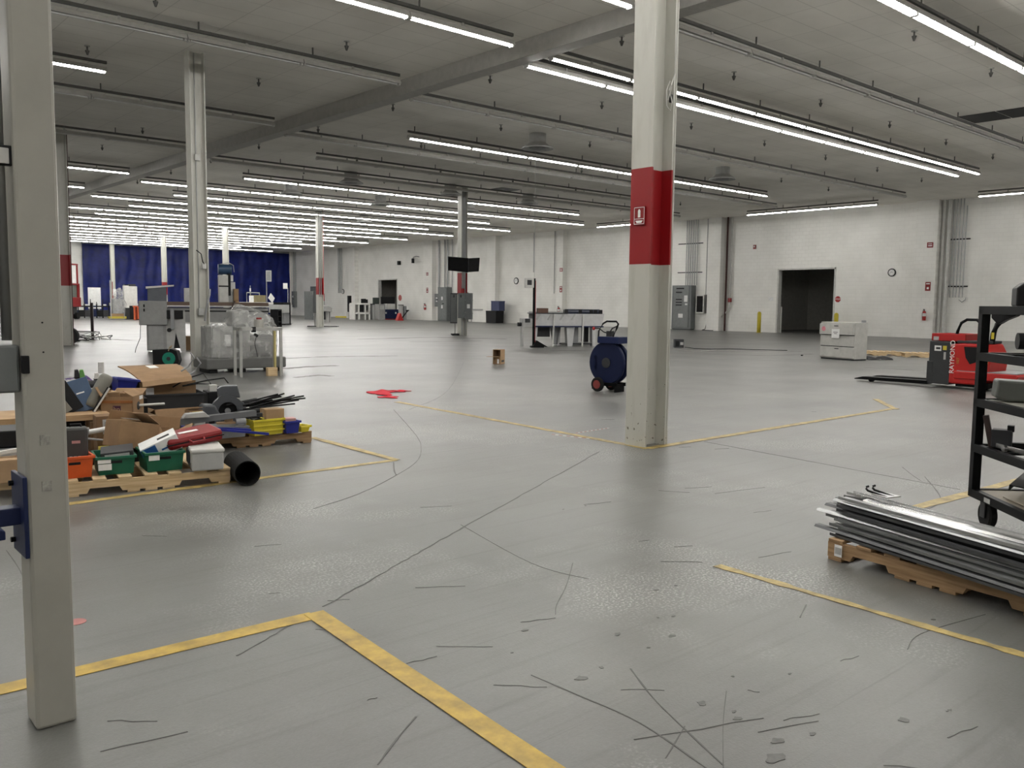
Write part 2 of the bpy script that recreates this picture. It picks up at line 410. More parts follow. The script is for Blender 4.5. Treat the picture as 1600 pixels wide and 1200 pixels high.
FAR = [
 (6.95, 12.7, 39.5, 1, 'in the double-tube row at the upper right corner', 'double'),
 (10.2, 12.7, 39.5, 0, 'in the row crossing above the red-banded column', 'single'),
 (13.12, 12.5, 34.4, 1, 'in the upper of the two close rows right of centre', 'single'),
 (13.87, 12.5, 34.4, 1, 'in the lower of the two close rows right of centre', 'single'),
 (18.05, 12.5, 39.5, 0, 'in the row just past the two close lit rows', 'single'),
 (22.25, 15.3, 34.9, 1, 'in the row passing the nearest round diffuser', 'single'),
 (24.5, 12.4, 39.4, 0, 'in the first dark row beyond the nearest diffuser', 'single'),
 (27.7, 15.2, 34.8, 0, 'in the shorter dark row beyond the nearest diffuser', 'single'),
 (30.8, 12.7, 39.6, 0, 'in the dark row just before the second line of diffusers', 'single'),
 (34.15, 15.4, 35.0, 1, 'in the first lit row behind the column with screens', 'single'),
 (38.25, 12.7, 40.0, 1, 'in the second lit row behind the column with screens', 'single')]
yA = [45.2, 51.6, 57.5, 63.3, 69.0, 75.0, 81.0]; yB = [41.9, 48.3, 54.2, 60.5, 66.2, 72.0, 78.0]
ORD = ['third', 'fourth', 'fifth', 'sixth', 'seventh', 'eighth', 'ninth', 'tenth', 'eleventh', 'twelfth', 'thirteenth', 'fourteenth', 'fifteenth', 'sixteenth']
for k, y in enumerate(sorted(yA+yB)):
    a = y in yA
    FAR.append((y, 12.7 if a else 15.4, 40.1 if a else 35.0, 1, 'in the %s lit row back towards the blue curtain' % ORD[k], 'single'))
for y, x0, x1, lit, wh, kd in FAR:
    row(y, x0, x1, bool(lit), wh, L_(lit, wh), 'strip lights '+wh, kd)
NEAR = [
 (-1.2, -5.9, 21.0, 1, 'behind the camera'), (3.3, -5.9, 21.0, 1, 'above the camera'), (10.0, -5.7, 11.42, 1, 'added unseen above the left half, second nearest the camera'), (6.95, -5.7, 11.42, 1, 'above the left half, nearest the camera'),  # row second nearest the camera is unseen, added lit to brighten the column
 (13.0, -5.7, 11.42, 1, 'ending at the beam at the top centre'),
 (17.0, 1.7, 11.5, 0, 'in the long dark row over the left half'),
 (20.6, -6.0, 6.2, 1, 'above the left post, short of the beam'),
 (23.4, 4.2, 11.55, 0, 'in the dark row passing behind the second column'),
 (29.0, 3.8, 11.1, 0, 'in the dark row just before the banded far-left column'),
 (36.15, 4.3, 11.65, 1, 'left of the beam beside the banded far-left column'),
 (42.2, 4.3, 11.65, 1, 'left of the beam, second beside the banded far-left column'),
 (48.0, 6.8, 11.65, 1, 'left of the beam, third row deep'), (54.0, 6.8, 11.65, 1, 'left of the beam, fourth row deep'),
 (60.5, 6.8, 11.65, 1, 'left of the beam, fifth row deep'), (66.5, 9.2, 11.65, 1, 'left of the beam, sixth row deep')]
for y, x0, x1, lit, wh in NEAR:
    row(y, x0, x1, bool(lit), wh, L_(lit, wh), 'strip lights '+wh)
# rows along the right wall (turned a quarter)
def wrow(x, y0, n, wh):
    for i in range(n):
        o = dup(protos[('single', True, False)], (x, y0+SEG*(i+.5), LZ), PI/2, L_(1, wh), 'strip lights '+wh)
    rb = MB().bb(-.025, .025, 0, n*SEG, 0, .06)
    for i in range(n): rb.bb(-.012, .012, SEG*(i+.1)-.012, SEG*(i+.1)+.012, .06, CEIL-LZ-.12)
    tag(rb.build('strut_rail', RAILM), 'strut rail over the lights '+wh, 'rail', loc=(x, y0, LZ+.12))
wrow(41.2, 20.2, 3, 'running along the wall above the dark doorway')
wrow(41.2, 5.9, 4, 'running along the wall at the right edge')
wrow(41.2, 33.8, 2, 'running along the wall left of the big column')

# sprinkler heads
sp0 = thing('sprinkler_head', 'x', 'sprinkler')
MB().cyl((0, 0, 0), (0, 0, -.10), .018, n=8).cyl((0, 0, -.10), (0, 0, -.19), .05, .018, 8).build('nozzle', RAILM, sp0)
MB().cyl((0, 0, 0), (0, 0, -.015), .06, n=10).build('escutcheon', HOUS, sp0)
first = True
for i in range(-1, 9):
    for j in range(9):
        x = 5.7+3.85*i; y = 7.9+4.1*j
        if abs(x-12.3) < .5: x += .8
        if x < 2 or (j > 6 and i % 2): continue
        if first: sp0.location = (x, y, CEIL); o = sp0; first = False
        else: o = dup(sp0, (x, y, CEIL))
        o['label'] = 'small dark sprinkler head hanging from the tiled ceiling'; o['group'] = 'ceiling sprinkler heads'

# round diffusers
df = thing('round_diffuser', 'x', 'air vent')
MB().cyl((0, 0, -.004), (0, 0, -.32), .27, n=20).build('duct_neck', LGREY, df)
MB().lathe([(.27, -.28), (.32, -.33), (.5, -.44), (.5, -.47), (.42, -.45), (.40, -.47), (.3, -.41), (.28, -.43)], 24).build('outer_cone', LGREY, df)
MB().lathe([(.24, -.40), (.25, -.46), (.18, -.42), (.16, -.44), (.10, -.43), (0, -.47)], 20).build('inner_cone', GREY, df)
DP = [(19.0, 20.46, 'nearest round ceiling diffuser, left of the big column'), (28.6, 20.26, 'round ceiling diffuser just right of the big column'),
 (19.0, 31.75, 'round diffuser in the second line, leftmost'), (24.15, 31.75, 'round diffuser directly above the column with screens'), (28.9, 31.75, 'round diffuser in the second line, right of the column with screens'),
 (18.95, 36.9, 'round diffuser between lit rows, leftmost of its line'), (24.2, 37.6, 'round diffuser between lit rows, middle of its line'), (29.2, 36.7, 'round diffuser between lit rows, behind the column with screens'),
 (23.0, 46.9, 'distant round diffuser above the far machines, left one'), (28.6, 46.3, 'distant round diffuser above the far machines, right one')]
for i, (x, y, lb) in enumerate(DP):
    if i == 0: df.location = (x, y, CEIL); df['label'] = lb
    else: dup(df, (x, y, CEIL), label=lb)

# ------------------------------------------------------------------ columns
def wsec(bf, d, tf=.022, tw=.02):   # flanges span y
    a, b_ = d/2, bf/2
    return [(-a, -b_), (-a+tf, -b_), (-a+tf, -tw/2), (a-tf, -tw/2), (a-tf, -b_), (a, -b_), (a, b_), (a-tf, b_), (a-tf, tw/2), (-a+tf, tw/2), (-a+tf, b_), (-a, b_)]
def column(x, y, label, m=COLM, bf=.28, d=.34):
    t = thing('steel_column', label, 'column', (x, y, 0))
    MB().prism(wsec(bf, d), 0, CEIL, 'xy').build('shaft', m, t)
    return t
def conduit(t, x, y, z0, z1, r=.014, m=CONDUIT): return MB().cyl((x, y, z0), (x, y, z1), r, n=8).build('conduit', m, t)
main = column(7.22, 6.0, 'off-white steel column with a wide red band, right of centre')
conduit(main, .195, -.13, 0.0, CEIL, .012, PLAIN)
MB().tube([(.05, -.145, 3.62), (.07, -.17, 3.75), (.03, -.18, 3.8), (-.01, -.17, 3.7), (.0, -.17, 3.55), (.05, -.18, 3.5), (.09, -.17, 3.6), (.06, -.15, 3.72), (.15, -.15, 3.9), (.17, -.14, 4.3)], .007, 6).build('cable', OFFW, main)
MB().bb(.08, .11, -.16, -.135, 3.6, 3.68).build('plug', BLACK, main)
sg = thing('extinguisher_sign', 'small red fire extinguisher sign on the red band of the big column', 'sign', (7.22-.17-.012, 6.0-.0, 2.43), (0, 0, 0))
MB().bb(-.008, .008, -.072, .072, -.095, .095).build('plate', DRED, sg)
f_ = MB()
for z in (-.085, .085, -.033): f_.bb(-.0095, -.0085, -.066, .066, z-.0025, z+.0025)
for y in (-.066, .066): f_.bb(-.0095, -.0085, y-.0025, y+.0025, -.085, .085)
f_.build('border', WINK, sg)
MB().prism([(-.016, -.018), (.016, -.018), (.016, .05), (.006, .066), (-.006, .066), (-.016, .05)], -.011, -.009, 'yz').build('pictogram', WINK, sg)
MB().prism([(-.05, -.05), (.05, -.05), (.03, -.075), (-.03, -.075)], -.011, -.009, 'yz').build('arrow', WINK, sg)
c2 = column(7.56, 19.12, 'off-white steel column standing behind the junk pile', PLAIN)
conduit(c2, -.02, -.03, 1.3, CEIL-.02, .012)
MB().bb(-.06, .06, -.11, -.03, 1.17, 1.33).build('outlet_box', LGREY, c2, .006)
MB().tube([(.18, -.15, 1.75), (.15, -.2, 1.62), (.09, -.21, 1.45), (.06, -.18, 1.2), (.05, -.16, 1.05)], .022, 8).build('hose', GREY, c2)
MB().bb(-.06, .06, -.08, -.02, 4.55, 4.68).build('junction_cover', OFFW, c2, .006)
MB().tube([(-.1, -.14, 2.6), (-.02, -.2, 2.52), (.02, -.18, 2.35), (.06, -.16, 2.3)], .012, 6).build('cable', BLACK, c2)
MB().bb(.02, .1, -.17, -.1, 2.2, 2.32).build('sensor_box', OFFW, c2)
cl = column(7.72, 30.65, 'off-white column with dark red band, beside the left post')
conduit(cl, .19, -.12, 0, CEIL, .014, mat('oxide_red', (.05, .012, .010), .6))
c3 = column(25.25, 32.25, 'slim column carrying two black screens and grey panels', bf=.3, d=.36)
for k in range(4): conduit(c3, -.1+.07*k, -.07, 0 if k > 2 else 2.2, CEIL, .022)
c4 = column(25.7, 46.6, 'thin pale column behind the grey breaker box')
conduit(c4, -.05, -.06, 1.8, CEIL, .03); conduit(c4, .06, -.06, 1.8, CEIL, .03); conduit(c4, .2, -.1, 1.8, CEIL, .02, RED)
column(24.9, 58.2, 'distant white column with red patch, before the blue curtain, right one')
column(24.9, 70.0, 'distant white column with red patch, before the blue curtain, middle one')
c7 = column(24.9, 82.9, 'farthest white column against the left part of the blue curtain', PLAIN)

# foreground left post
post = thing('steel_post', 'pale painted steel post at the left edge, nearest the camera', 'post', (.745, 3.32, 0))
MB().bb(-.066, .066, -.07, .07, 0, CEIL).build('shaft', mat('post_enamel', (.37, .36, .32), .4, 0, .05, 3), post, .012)
def pl(z, w_, h): MB().bb(-.005-w_/2, -.005+w_/2, -.0735, -.069, z-h/2, z+h/2).build('label_patch', mat('worn_sticker', (.36, .355, .32), .8, 0, .25, 60), post)
pl(1.02, .03, .035); pl(.86, .03, .035)
for z in (1.32, 1.42): MB().cyl((.0, -.071, z), (.0, -.0705-.004, z), .003, n=8).build('screw_hole', BLACK, post)
STPIPE = [(-.095, -.01, .016), (-.14, .0, .020), (-.19, .02, .016)]
for x, y, r_ in STPIPE: MB().cyl((x, y, 1.36), (x, y, CEIL), r_, n=12).build('conduit', CONDUIT, post, smooth=True)
MB().bb(-.22, -.068, -.05, .06, 1.185, 1.345).build('junction_box', EGREY, post, .006)
MB().bb(-.185, -.075, -.056, -.05, 1.19, 1.34).build('box_cover', EGREY, post, .003)
for z in (1.235, 1.29): MB().cyl((-.165, -.058, z), (-.165, -.055, z), .004, n=8).build('cover_screw', BLACK, post)
MB().bb(-.068, -.045, -.085, -.06, 1.25, 1.31).build('latch', BLACK, post, .003)
MB().bb(-.115, -.06, -.05, -.02, 1.935, 2.0).build('strap_bracket', BLACK, post, .004)
MB().bb(-.105, -.075, -.056, -.05, 1.94, 1.99).build('bracket_tag', OFFW, post, .002)
MB().cyl((-.25, -.02, 1.965), (-.1, -.03, 1.965), .018, n=12).build('clamp_pipe', STEEL, post)
MB().tube([(-.15, -.04, 3.2), (-.155, -.045, 2.6), (-.14, -.04, 2.1), (-.17, -.05, 1.85), (-.12, -.05, 1.72), (-.16, -.05, 1.6), (-.14, -.04, 1.36)], .006, 6).build('cable', BLACK, post)
MB().bb(-.081, -.067, -.085, .09, .62, .90).build('guard_plate', NAVY, post, .003)
MB().bb(-.30, -.078, -.035, .035, .73, .79).build('guard_arm', NAVY, post, .004)
MB().prism([(-.30, .80), (-.14, .73), (-.14, .70), (-.30, .70)], -.10, -.03, 'xz').build('guard_arm', NAVY, post, .004)
for z in (.66, .86): MB().cyl((-.095, .06, z), (-.08, .06, z), .01, n=6).build('bolt', BLACKM, post)

# ------------------------------------------------------------------ floor marks
TAPE = mat('floor_tape', (.44, .285, .025), .42, 0, .24, 9)
TAPEF = mat('faded_floor_tape', (.40, .295, .10), .5, 0, .35, 7)
def strip(name, pts, w_, m, z=.003, th=.0015, jit=0):
    """flat strip along a floor path"""
    P = [Vector((p[0], p[1], 0)) for p in pts]; vs = []; fs = []
    for i, p in enumerate(P):
        t = (P[min(i+1, len(P)-1)]-P[max(i-1, 0)]).normalized(); n = Vector((-t.y, t.x, 0))
        ww = w_*(1+random.uniform(-jit, jit))/2
        for s_ in (1, -1):
            for zz in (z, z-th): q = p+n*(s_*ww); vs.append((q.x, q.y, zz))
    for i in range(len(P)-1):
        a = i*4; b2 = a+4
        fs += [(a, a+2, b2+2, b2), (a+1, b2+1, b2+3, a+3), (a, b2, b2+1, a+1), (a+2, a+3, b2+3, b2+2)]
    fs += [(0, 1, 3, 2), (len(vs)-4, len(vs)-2, len(vs)-1, len(vs)-3)]
    mb = MB(); mb.add(vs, fs); return mb.build(name, m)
def seg(a, b_, n=10, wob=0):
    a, b_ = Vector(a[:2]), Vector(b_[:2]); d = (b_-a); nn = Vector((-d.y, d.x)).normalized()
    return [tuple(a+d*(i/n)+nn*random.uniform(-wob, wob)) for i in range(n+1)]
P2 = lambda x, y: F(x, y)[:2]
tag(strip('floor_tape', seg(P2(-260, 1140), P2(490, 962), 14, .001), .10, TAPE, .003), 'bright yellow floor tape passing behind the left post', 'floor tape')
tag(strip('floor_tape', seg(P2(490, 958), P2(1300, 1500), 14, .001), .10, TAPE, .0045), 'bright yellow floor tape running to the bottom edge', 'floor tape')
tag(strip('floor_tape', seg(P2(1120, 884), P2(1700, 1053), 30, .004), .055, TAPEF, .003, jit=.35), 'worn narrow yellow tape in front of the loaded right pallet', 'floor tape')
tag(strip('floor_tape', seg(P2(618, 719), P2(60, 794), 22, .004), .085, TAPEF, .003, jit=.12), 'yellow floor tape along the front of the junk pallets', 'floor tape')
tag(strip('floor_tape', seg(P2(488, 684), P2(620, 719), 12, .004), .085, TAPEF, .0045, jit=.12), 'short yellow tape right of the junk pallets', 'floor tape')
tag(strip('floor_tape', seg(P2(620, 628), P2(1012, 701), 26, .005), .10, TAPEF, .003, jit=.1), 'faded yellow tape from the red cloth to the big column', 'floor tape')
tag(strip('floor_tape', seg(P2(1012, 701), P2(1400, 638), 24, .005), .10, TAPEF, .0045, jit=.1), 'faded yellow tape from the big column to the right', 'floor tape')
tag(strip('floor_tape', seg(P2(1400, 640), P2(1368, 624), 6, .004), .09, TAPEF, .006, jit=.15), 'short faded yellow tape return near the red truck', 'floor tape')
tag(strip('floor_tape', seg(P2(1420, 796), P2(1640, 738), 12, .003), .10, TAPEF, .003, jit=.1), 'yellow tape passing under the black rack cart', 'floor tape')
SCR = mat('scratch_black', (.075, .073, .068), .5); STN = mat('grease_stain', (.07, .068, .062), .35, 0, .3, 20)
def mark(nm, pts, w_, m=SCR, z=.0018, jit=.4):
    o = strip(nm, pts, w_, m, z, .0012, jit); o.parent = floor; return o
mark('joint', seg(P2(505, 948), P2(720, 826), 26, .006), .008); mark('joint', seg(P2(720, 826), P2(936, 706), 26, .006), .010)
mark('joint', seg(P2(1100, 690), P2(1500, 765), 30, .004), .008)
mark('joint', seg(P2(370, 1025), P2(470, 968), 12, .004), .006)
def arcm(pts, w_): # smooth path through pixels
    q = [Vector(P2(*p)) for p in pts]; out = []
    for i in range(len(q)-1):
        p0 = q[max(i-1, 0)]; p1 = q[i]; p2 = q[i+1]; p3 = q[min(i+2, len(q)-1)]
        for k in range(6):
            t = k/6; out.append(tuple(.5*((2*p1)+(-p0+p2)*t+(2*p0-5*p1+4*p2-p3)*t*t+(-p0+3*p1-3*p2+p3)*t**3)))
    out.append(tuple(q[-1])); mark('scratch', out, w_)
arcm([(615, 640), (650, 680), (658, 702), (650, 722), (615, 745), (560, 772), (490, 795)], .006)
arcm([(615, 722), (616, 735), (619, 742)], .01)
arcm([(895, 880), (885, 915), (870, 945), (868, 960)], .005)
arcm([(985, 1045), (1020, 1090), (1060, 1130), (1130, 1196)], .006)
arcm([(830, 1055), (900, 1085), (1000, 1130), (1110, 1205)], .006)
arcm([(650, 1120), (620, 1155), (590, 1195)], .006); arcm([(1135, 1080), (1130, 1130), (1130, 1200)], .003)
arcm([(1070, 1135), (1040, 1185)], .005); arcm([(720, 820), (830, 880), (920, 905)], .003)
arcm([(1260, 945), (1250, 965)], .006); arcm([(1540, 960), (1440, 990), (1418, 1015)], .004)
arcm([(10, 860), (35, 900), (38, 950)], .004); arcm([(725, 565), (700, 610), (640, 640)], .003)
arcm([(1410, 730), (1425, 742), (1440, 752)], .005); arcm([(1445, 745), (1470, 780), (1440, 800)], .008)
rs = random.Random(3)
for k in range(48):
    px = rs.uniform(150, 1590); py = 640+560*rs.random()**.8
    if px > 1280 and 740 < py < 980: continue
    if px < 500 and py < 780: continue
    a = P2(px, py); an = rs.uniform(-.5, .4)-.5; ln = rs.uniform(.03, .28)*(1 if rs.random() < .7 else 2)
    mark('scuff', seg(a, (a[0]+ln*math.cos(an), a[1]+ln*math.sin(an)), 4, .006), rs.uniform(.002, .005))
for k, (px, py, s_) in enumerate([(1097, 1099, 1), (1152, 1123, .8), (1214, 1158, 1.1), (1211, 1185, 1.6), (1147, 1112, .5), (1145, 1057, .4), (965, 991, .8), (1050, 994, .8), (940, 1043, .6), (1052, 963, .5), (1234, 1053, .4), (1411, 1125, 1.1), (1270, 1147, .6), (1028, 965, .4), (908, 1060, 1.2), (1458, 968, .6), (1025, 922, .7), (1056, 915, .4), (915, 790, .4), (880, 796, .3), (820, 985, .7), (1013, 1012, .4), (800, 1020, .3)]):
    c_ = P2(px, py); n = 12; ph = rs.random()*6
    poly = [(c_[0]+.022*s_*(1+.35*math.sin(2*i*PI/n*2+ph)+rs.uniform(-.1, .1))*math.cos(2*PI*i/n), c_[1]+.016*s_*(1+.3*math.cos(3*i*PI/n*2+ph))*math.sin(2*PI*i/n)) for i in range(n)]
    o = MB().prism(poly, .0006, .0019, 'xy').build('stain', STN, floor)

# ------------------------------------------------------------------ wall fittings (right wall, face at x = WX)
def wbox(t, name, y0, y1, z0, z1, dep, m, x=WX, bevel=.01, d0=0.0):
    return MB().bb(x-dep-d0-t.location.x, x-d0-t.location.x, y0-t.location.y, y1-t.location.y, z0-t.location.z, z1-t.location.z).build(name, m, t, bevel)
def pipe(y, z0, z1, r_, m, label, group=None, x=WX, off=.06, pts=None):
    t = MB()
    if pts: t.tube(pts, r_, 10)
    else: t.cyl((0, 0, 0), (0, 0, z1-z0), r_, n=10)
    return tag(t.build('conduit_pipe', m, smooth=False), label, 'pipe', group, loc=(x-off-r_, y, z0))
def clock(y, z, r_, label, x=WX):
    t = thing('wall_clock', label, 'clock', (x-.03, y, z))
    MB().cyl((-.02, 0, 0), (.028, 0, 0), r_, n=28).build('rim', BLACK, t)
    MB().cyl((-.026, 0, 0), (-.02, 0, 0), r_*.78, n=28).build('dial', PAPER, t)
    h = MB(); h.box((-.028, -.03, .012), (.003, .09, .012), (R(20), 0, 0)); h.box((-.028, .025, .02), (.003, .07, .016), (R(-30), 0, 0)); h.build('hands', INK, t)
    for k in range(12):
        a = k*PI/6; MB().bb(-.028, -.026, -.007, .007, -.014, .014).build('hour_mark', INK, t).location = (0, r_*.72*math.sin(a), r_*.72*math.cos(a))
clock(21.03, 3.34, .21, 'round black-rimmed wall clock right of the dark doorway')
clock(50.44, 3.28, .26, 'round wall clock left of the pole display unit')
clock(76.5, 2.55, .24, 'small distant wall clock above the far printers')
def sign(y, z, w_, h, m, label, lines=(), x=WX, name='wall_sign'):
    t = thing(name, label, 'sign', (x-.008, y, z))
    MB().bb(-.006, .006, -w_/2, w_/2, -h/2, h/2).build('plate', m, t)
    for (yy, zz, ww, hh) in lines: MB().bb(-.009, -.006, yy-ww/2, yy+ww/2, zz-hh/2, zz+hh/2).build('marking', WINK, t)
    return t
XP = WX-.42
for (yb, x_, nm) in ((18.98, XP, 'on the pilaster right of the clock'), (45.1, XP, 'on the pilaster behind the white machine'), (61.6, XP, 'on the pilaster left of the tall grey panels')):
    sign(yb, 4.0+.65*(yb < 20), .30, .26, DRED, 'upper red fire sign '+nm, [(0, .05, .2, .03), (0, -.04, .2, .05)], x_)
    sign(yb, 2.6, .26, .44, DRED, 'lower red extinguisher sign '+nm, [(0, -.09, .1, .1), (0, .13, .18, .05)], x_)
def extinguisher(x, y, z, label, s_=1.0, rot=0):
    t = thing('fire_extinguisher', label, 'fire extinguisher', (x, y, z), rot)
    MB().lathe([(0, -.25), (.085, -.25), (.09, -.22), (.09, .14), (.06, .2), (.03, .23), (0, .24)], 16).build('cylinder', RED, t, smooth=True)
    MB().cyl((0, 0, .22), (0, 0, .28), .025).bb(-.12, .04, -.012, .012, .29, .32).bb(-.1, .02, -.012, .012, .26, .28).build('valve_handle', BLACK, t)
    MB().tube([(-.03, 0, .26), (-.09, .03, .24), (-.13, .04, .1), (-.12, .04, -.1), (-.1, .03, -.17)], .012).build('hose', BLACK, t)
    MB().cyl((0, 0, -.04), (0, 0, .11), .0915, n=16, caps=False).build('label_band', PAPER, t)
    MB().bb(.085, .105, -.05, .05, -.2, .2).build('bracket', GREY, t)
extinguisher(XP-.105, 19.05, 1.15, 'red extinguisher on the pilaster right of the wall clock')
extinguisher(XP-.105, 45.2, 1.05, 'red extinguisher on the pilaster behind the white machine')
extinguisher(XP-.105, 61.8, 1.15, 'red extinguisher left of the distant tall grey panels')
e_ = extinguisher(7.72-.17-.105, 30.72, 1.55, 'red extinguisher hanging on the banded column by the left post')
# strobe, camera, stop sign
sb = thing('alarm_strobe', 'small red fire alarm strobe high left of the dark doorway', 'alarm', (WX-.03, 29.3, 5.0))
MB().bb(-.03, .03, -.09, .09, -.12, .12).build('housing', DRED, sb, .01); MB().bb(-.05, -.03, -.04, .04, -.02, .07).build('lens', PAPER, sb, .01)
stp = thing('stop_sign', 'small red octagonal STOP sign on the right edge of the dark doorway', 'sign', (WX-.012, 23.95, 1.95))
def octa(r_): return [(r_*math.cos(PI/8+k*PI/4), r_*math.sin(PI/8+k*PI/4)) for k in range(8)]
MB().prism(octa(.19), -.006, .006, 'yz').build('rim', WINK, stp); MB().prism(octa(.172), -.009, -.004, 'yz').build('face', RED, stp)
text('STOP', .13, WINK, stp, (-.010, 0, 0), (PI/2, 0, -PI/2))
st2 = thing('stop_sign', 'faded red octagonal sign beside the distant small doorway', 'sign', (WX-.012, 66.4, 1.95))
MB().prism(octa(.28), -.006, .006, 'yz').build('face', mat('faded_red', (.45, .12, .11), .6), st2)
sign(28.1, 1.95, .3, .22, PAPER, 'small white notice left of the dark doorway', [], name='paper_notice')
tag(MB().bb(-.12, .12, -.12, .12, -.18, .18).build('wall_speaker', BLACK, bevel=.02), 'small black box speaker on the wall above the distant doorway', 'speaker', loc=(WX-.125, 66.4, 5.1))
cam_ = thing('wall_camera', 'distant black security camera on a curved arm, high on the wall', 'camera', (WX, 63.4, 5.3))
MB().tube([(0, 0, .25), (-.25, .1, .3), (-.4, .3, .22), (-.4, .4, .1)], .03).build('arm', GREY, cam_); MB().cyl((-.4, .4, -.3), (-.4, .4, .1), .13).build('housing', BLACK, cam_)

# big electrical cabinet and wall screens
cab = thing('electrical_cabinet', 'tall grey switchgear cabinet on the floor right of the big column', 'electrical cabinet', (WX-.24, 34.2, 0))
wbox(cab, 'body', 33.45, 34.95, .04, 2.78, .46, EGREY)
wbox(cab, 'plinth', 33.5, 34.9, 0, .04, .44, DGREY)
wbox(cab, 'door', 33.62, 34.78, .16, 2.72, .03, mat('cabinet_door_grey', (.17, .18, .178), .45), d0=.46)
for z in (2.35, 1.9, 1.72, 1.55): wbox(cab, 'switch_handle', 34.15, 34.6, z-.03, z+.03, .05, BLACK, d0=.49)
wbox(cab, 'label_sheet', 33.72, 33.98, 1.75, 2.15, .005, PAPER, d0=.49); wbox(cab, 'label_sheet', 33.72, 33.9, 1.55, 1.65, .005, PAPER, d0=.49)
wbox(cab, 'label_sheet', 34.05, 34.4, .75, 1.0, .005, PAPER, d0=.49); wbox(cab, 'nameplate', 34.0, 34.6, 2.55, 2.63, .005, BLACK, d0=.49)
for i, (ya, yb, lb) in enumerate(((32.65, 33.25, 'white-framed black display box beside the tall switchgear cabinet'), (31.75, 32.5, 'black display box in the corner right of the white-framed one'))):
    ds = thing('display_box', lb, 'screen', (WX-.12, (ya+yb)/2, 1.6))
    wbox(ds, 'frame', ya, yb, 1.05, 2.2, .24, WHITE if i == 0 else BLACK); wbox(ds, 'screen', ya+.07, yb-.07, 1.12, 2.12, .012, SCREEN, d0=.24)
for k in range(6):
    pipe(33.35+.17*k, 2.8, CEIL, .028, CONDUIT, 'grey conduit rising to the ceiling from the tall switchgear cabinet', 'conduits above the switchgear cabinet')
for z in (3.6, 5.4): tag(MB().bb(-.03, 0, 33.0, 34.9, -.03, .03).build('strut_bracket', DGREY), 'short dark strut holding the conduits above the switchgear, %s' % ('lower' if z < 4 else 'upper'), 'bracket', loc=(WX-.001, 0, z))
for k in range(3): pipe(32.35+.14*k, 2.2, CEIL, .026, CONDUIT, 'thin grey conduit rising from the wall display boxes', 'conduits above the wall display boxes')
tag(MB().tube([(0, .0, 0), (.0, .0, -.5), (-.03, .1, -.98), (-.2, .2, -1.04), (-.5, -.3, -1.04), (-.6, -.9, -1.04)], .02).build('power_cable', BLACK), 'black cable dropping from the wall display boxes to the floor', 'cable', loc=(WX-.2, 32.4, 1.06))
pipe(31.15, 0, CEIL, .06, mat('oxide_red', (.05, .012, .010), .6), 'dark red sprinkler riser pipe on the pilaster')
pp = thing('white_pipe', 'white vertical pipe with a dark valve beside the red riser', 'pipe', (WX-.1, 30.85, 0))
MB().tube([(0, 0, CEIL), (0, 0, 1.6), (0, .0, 1.4), (-.02, .35, 1.0), (-.02, .8, .7), (-.02, .9, .1)], .05, 10).build('pipe', OFFW, pp, smooth=True); MB().bb(-.09, .06, -.10, .10, 1.75, 2.0).build('valve', DRED, pp, .02)
for k, (y, r_) in enumerate(((18.5, .07), (18.22, .09))): pipe(y, 0, CEIL, r_, OFFW, ['slimmer', 'thicker'][k]+' of two white pipes beside the pilaster with the extinguisher')
for k in range(5): pipe(17.45+.15*k, 2.05, CEIL-.35*(k == 0), .024, CONDUIT, 'grey conduit in the bundle near the right pilaster', 'conduits near the right pilaster')
for z in (2.6, 4.9): tag(MB().bb(-.04, 0, 17.25, 18.25, -.03, .03).build('strut_bracket', BLACKM), 'dark strut across the conduit bundle near the right pilaster, %s' % ('lower' if z < 4 else 'upper'), 'bracket', loc=(WX-.001, 0, z))
tag(MB().tube([(0, 0, 0), (-.02, 0, -.1), (-.05, .15, -.22), (-.04, .3, -.1)], .02).build('cable_hook', CONDUIT), 'short curled cable end below the conduit bundle', 'cable', loc=(WX-.06, 17.3, 2.05))
pipe(48.4, 3.9, CEIL, .03, CONDUIT, 'thin conduit from the ceiling above the pole display')
pipe(46.15, 2.3, CEIL, .03, CONDUIT, 'thin conduit left of the pilaster behind the white machine')
# far grey panels behind the column with screens
def panel(y0, y1, z0, z1, dep, lb, sheets=2):
    t = thing('switchgear_cabinet', lb, 'electrical panel', (WX-dep/2, (y0+y1)/2, z0))
    wbox(t, 'body', y0, y1, z0, z1, dep, EGREY, bevel=.015); wbox(t, 'door', y0+.08, y1-.08, z0+.1, z1-.08, .03, mat('cabinet_door_grey', (.17, .18, .178)), d0=dep)
    for k in range(sheets): wbox(t, 'label_sheet', (y0+y1)/2-.1, (y0+y1)/2+.12, z0+(z1-z0)*(.62-.25*k), z0+(z1-z0)*(.72-.25*k), .006, PAPER, d0=dep+.03)
    wbox(t, 'switch_handle', (y0+y1)/2-.25, (y0+y1)/2-.1, (z0+z1)/2, (z0+z1)/2+.06, .08, BLACK, d0=dep+.03)
panel(60.0, 60.7, 1.2, 2.3, .3, 'small grey switch box, leftmost of the distant panels')
panel(58.6, 59.9, .0, 2.85, .55, 'tallest grey switchgear panel behind the column with screens')
panel(57.4, 58.1, .0, 2.2, .3, 'narrow grey panel right of the tallest distant switchgear')
panel(56.4, 57.1, -.0, 2.4, .4, 'dark grey panel just left of the column with screens')
panel(86.2, 86.9, .9, 2.6, .3, 'grey switch box at the far corner by the blue curtain', 1)
panel(81.5, 82.7, .6, 3.1, .3, 'larger grey switch box near the far corner', 1)
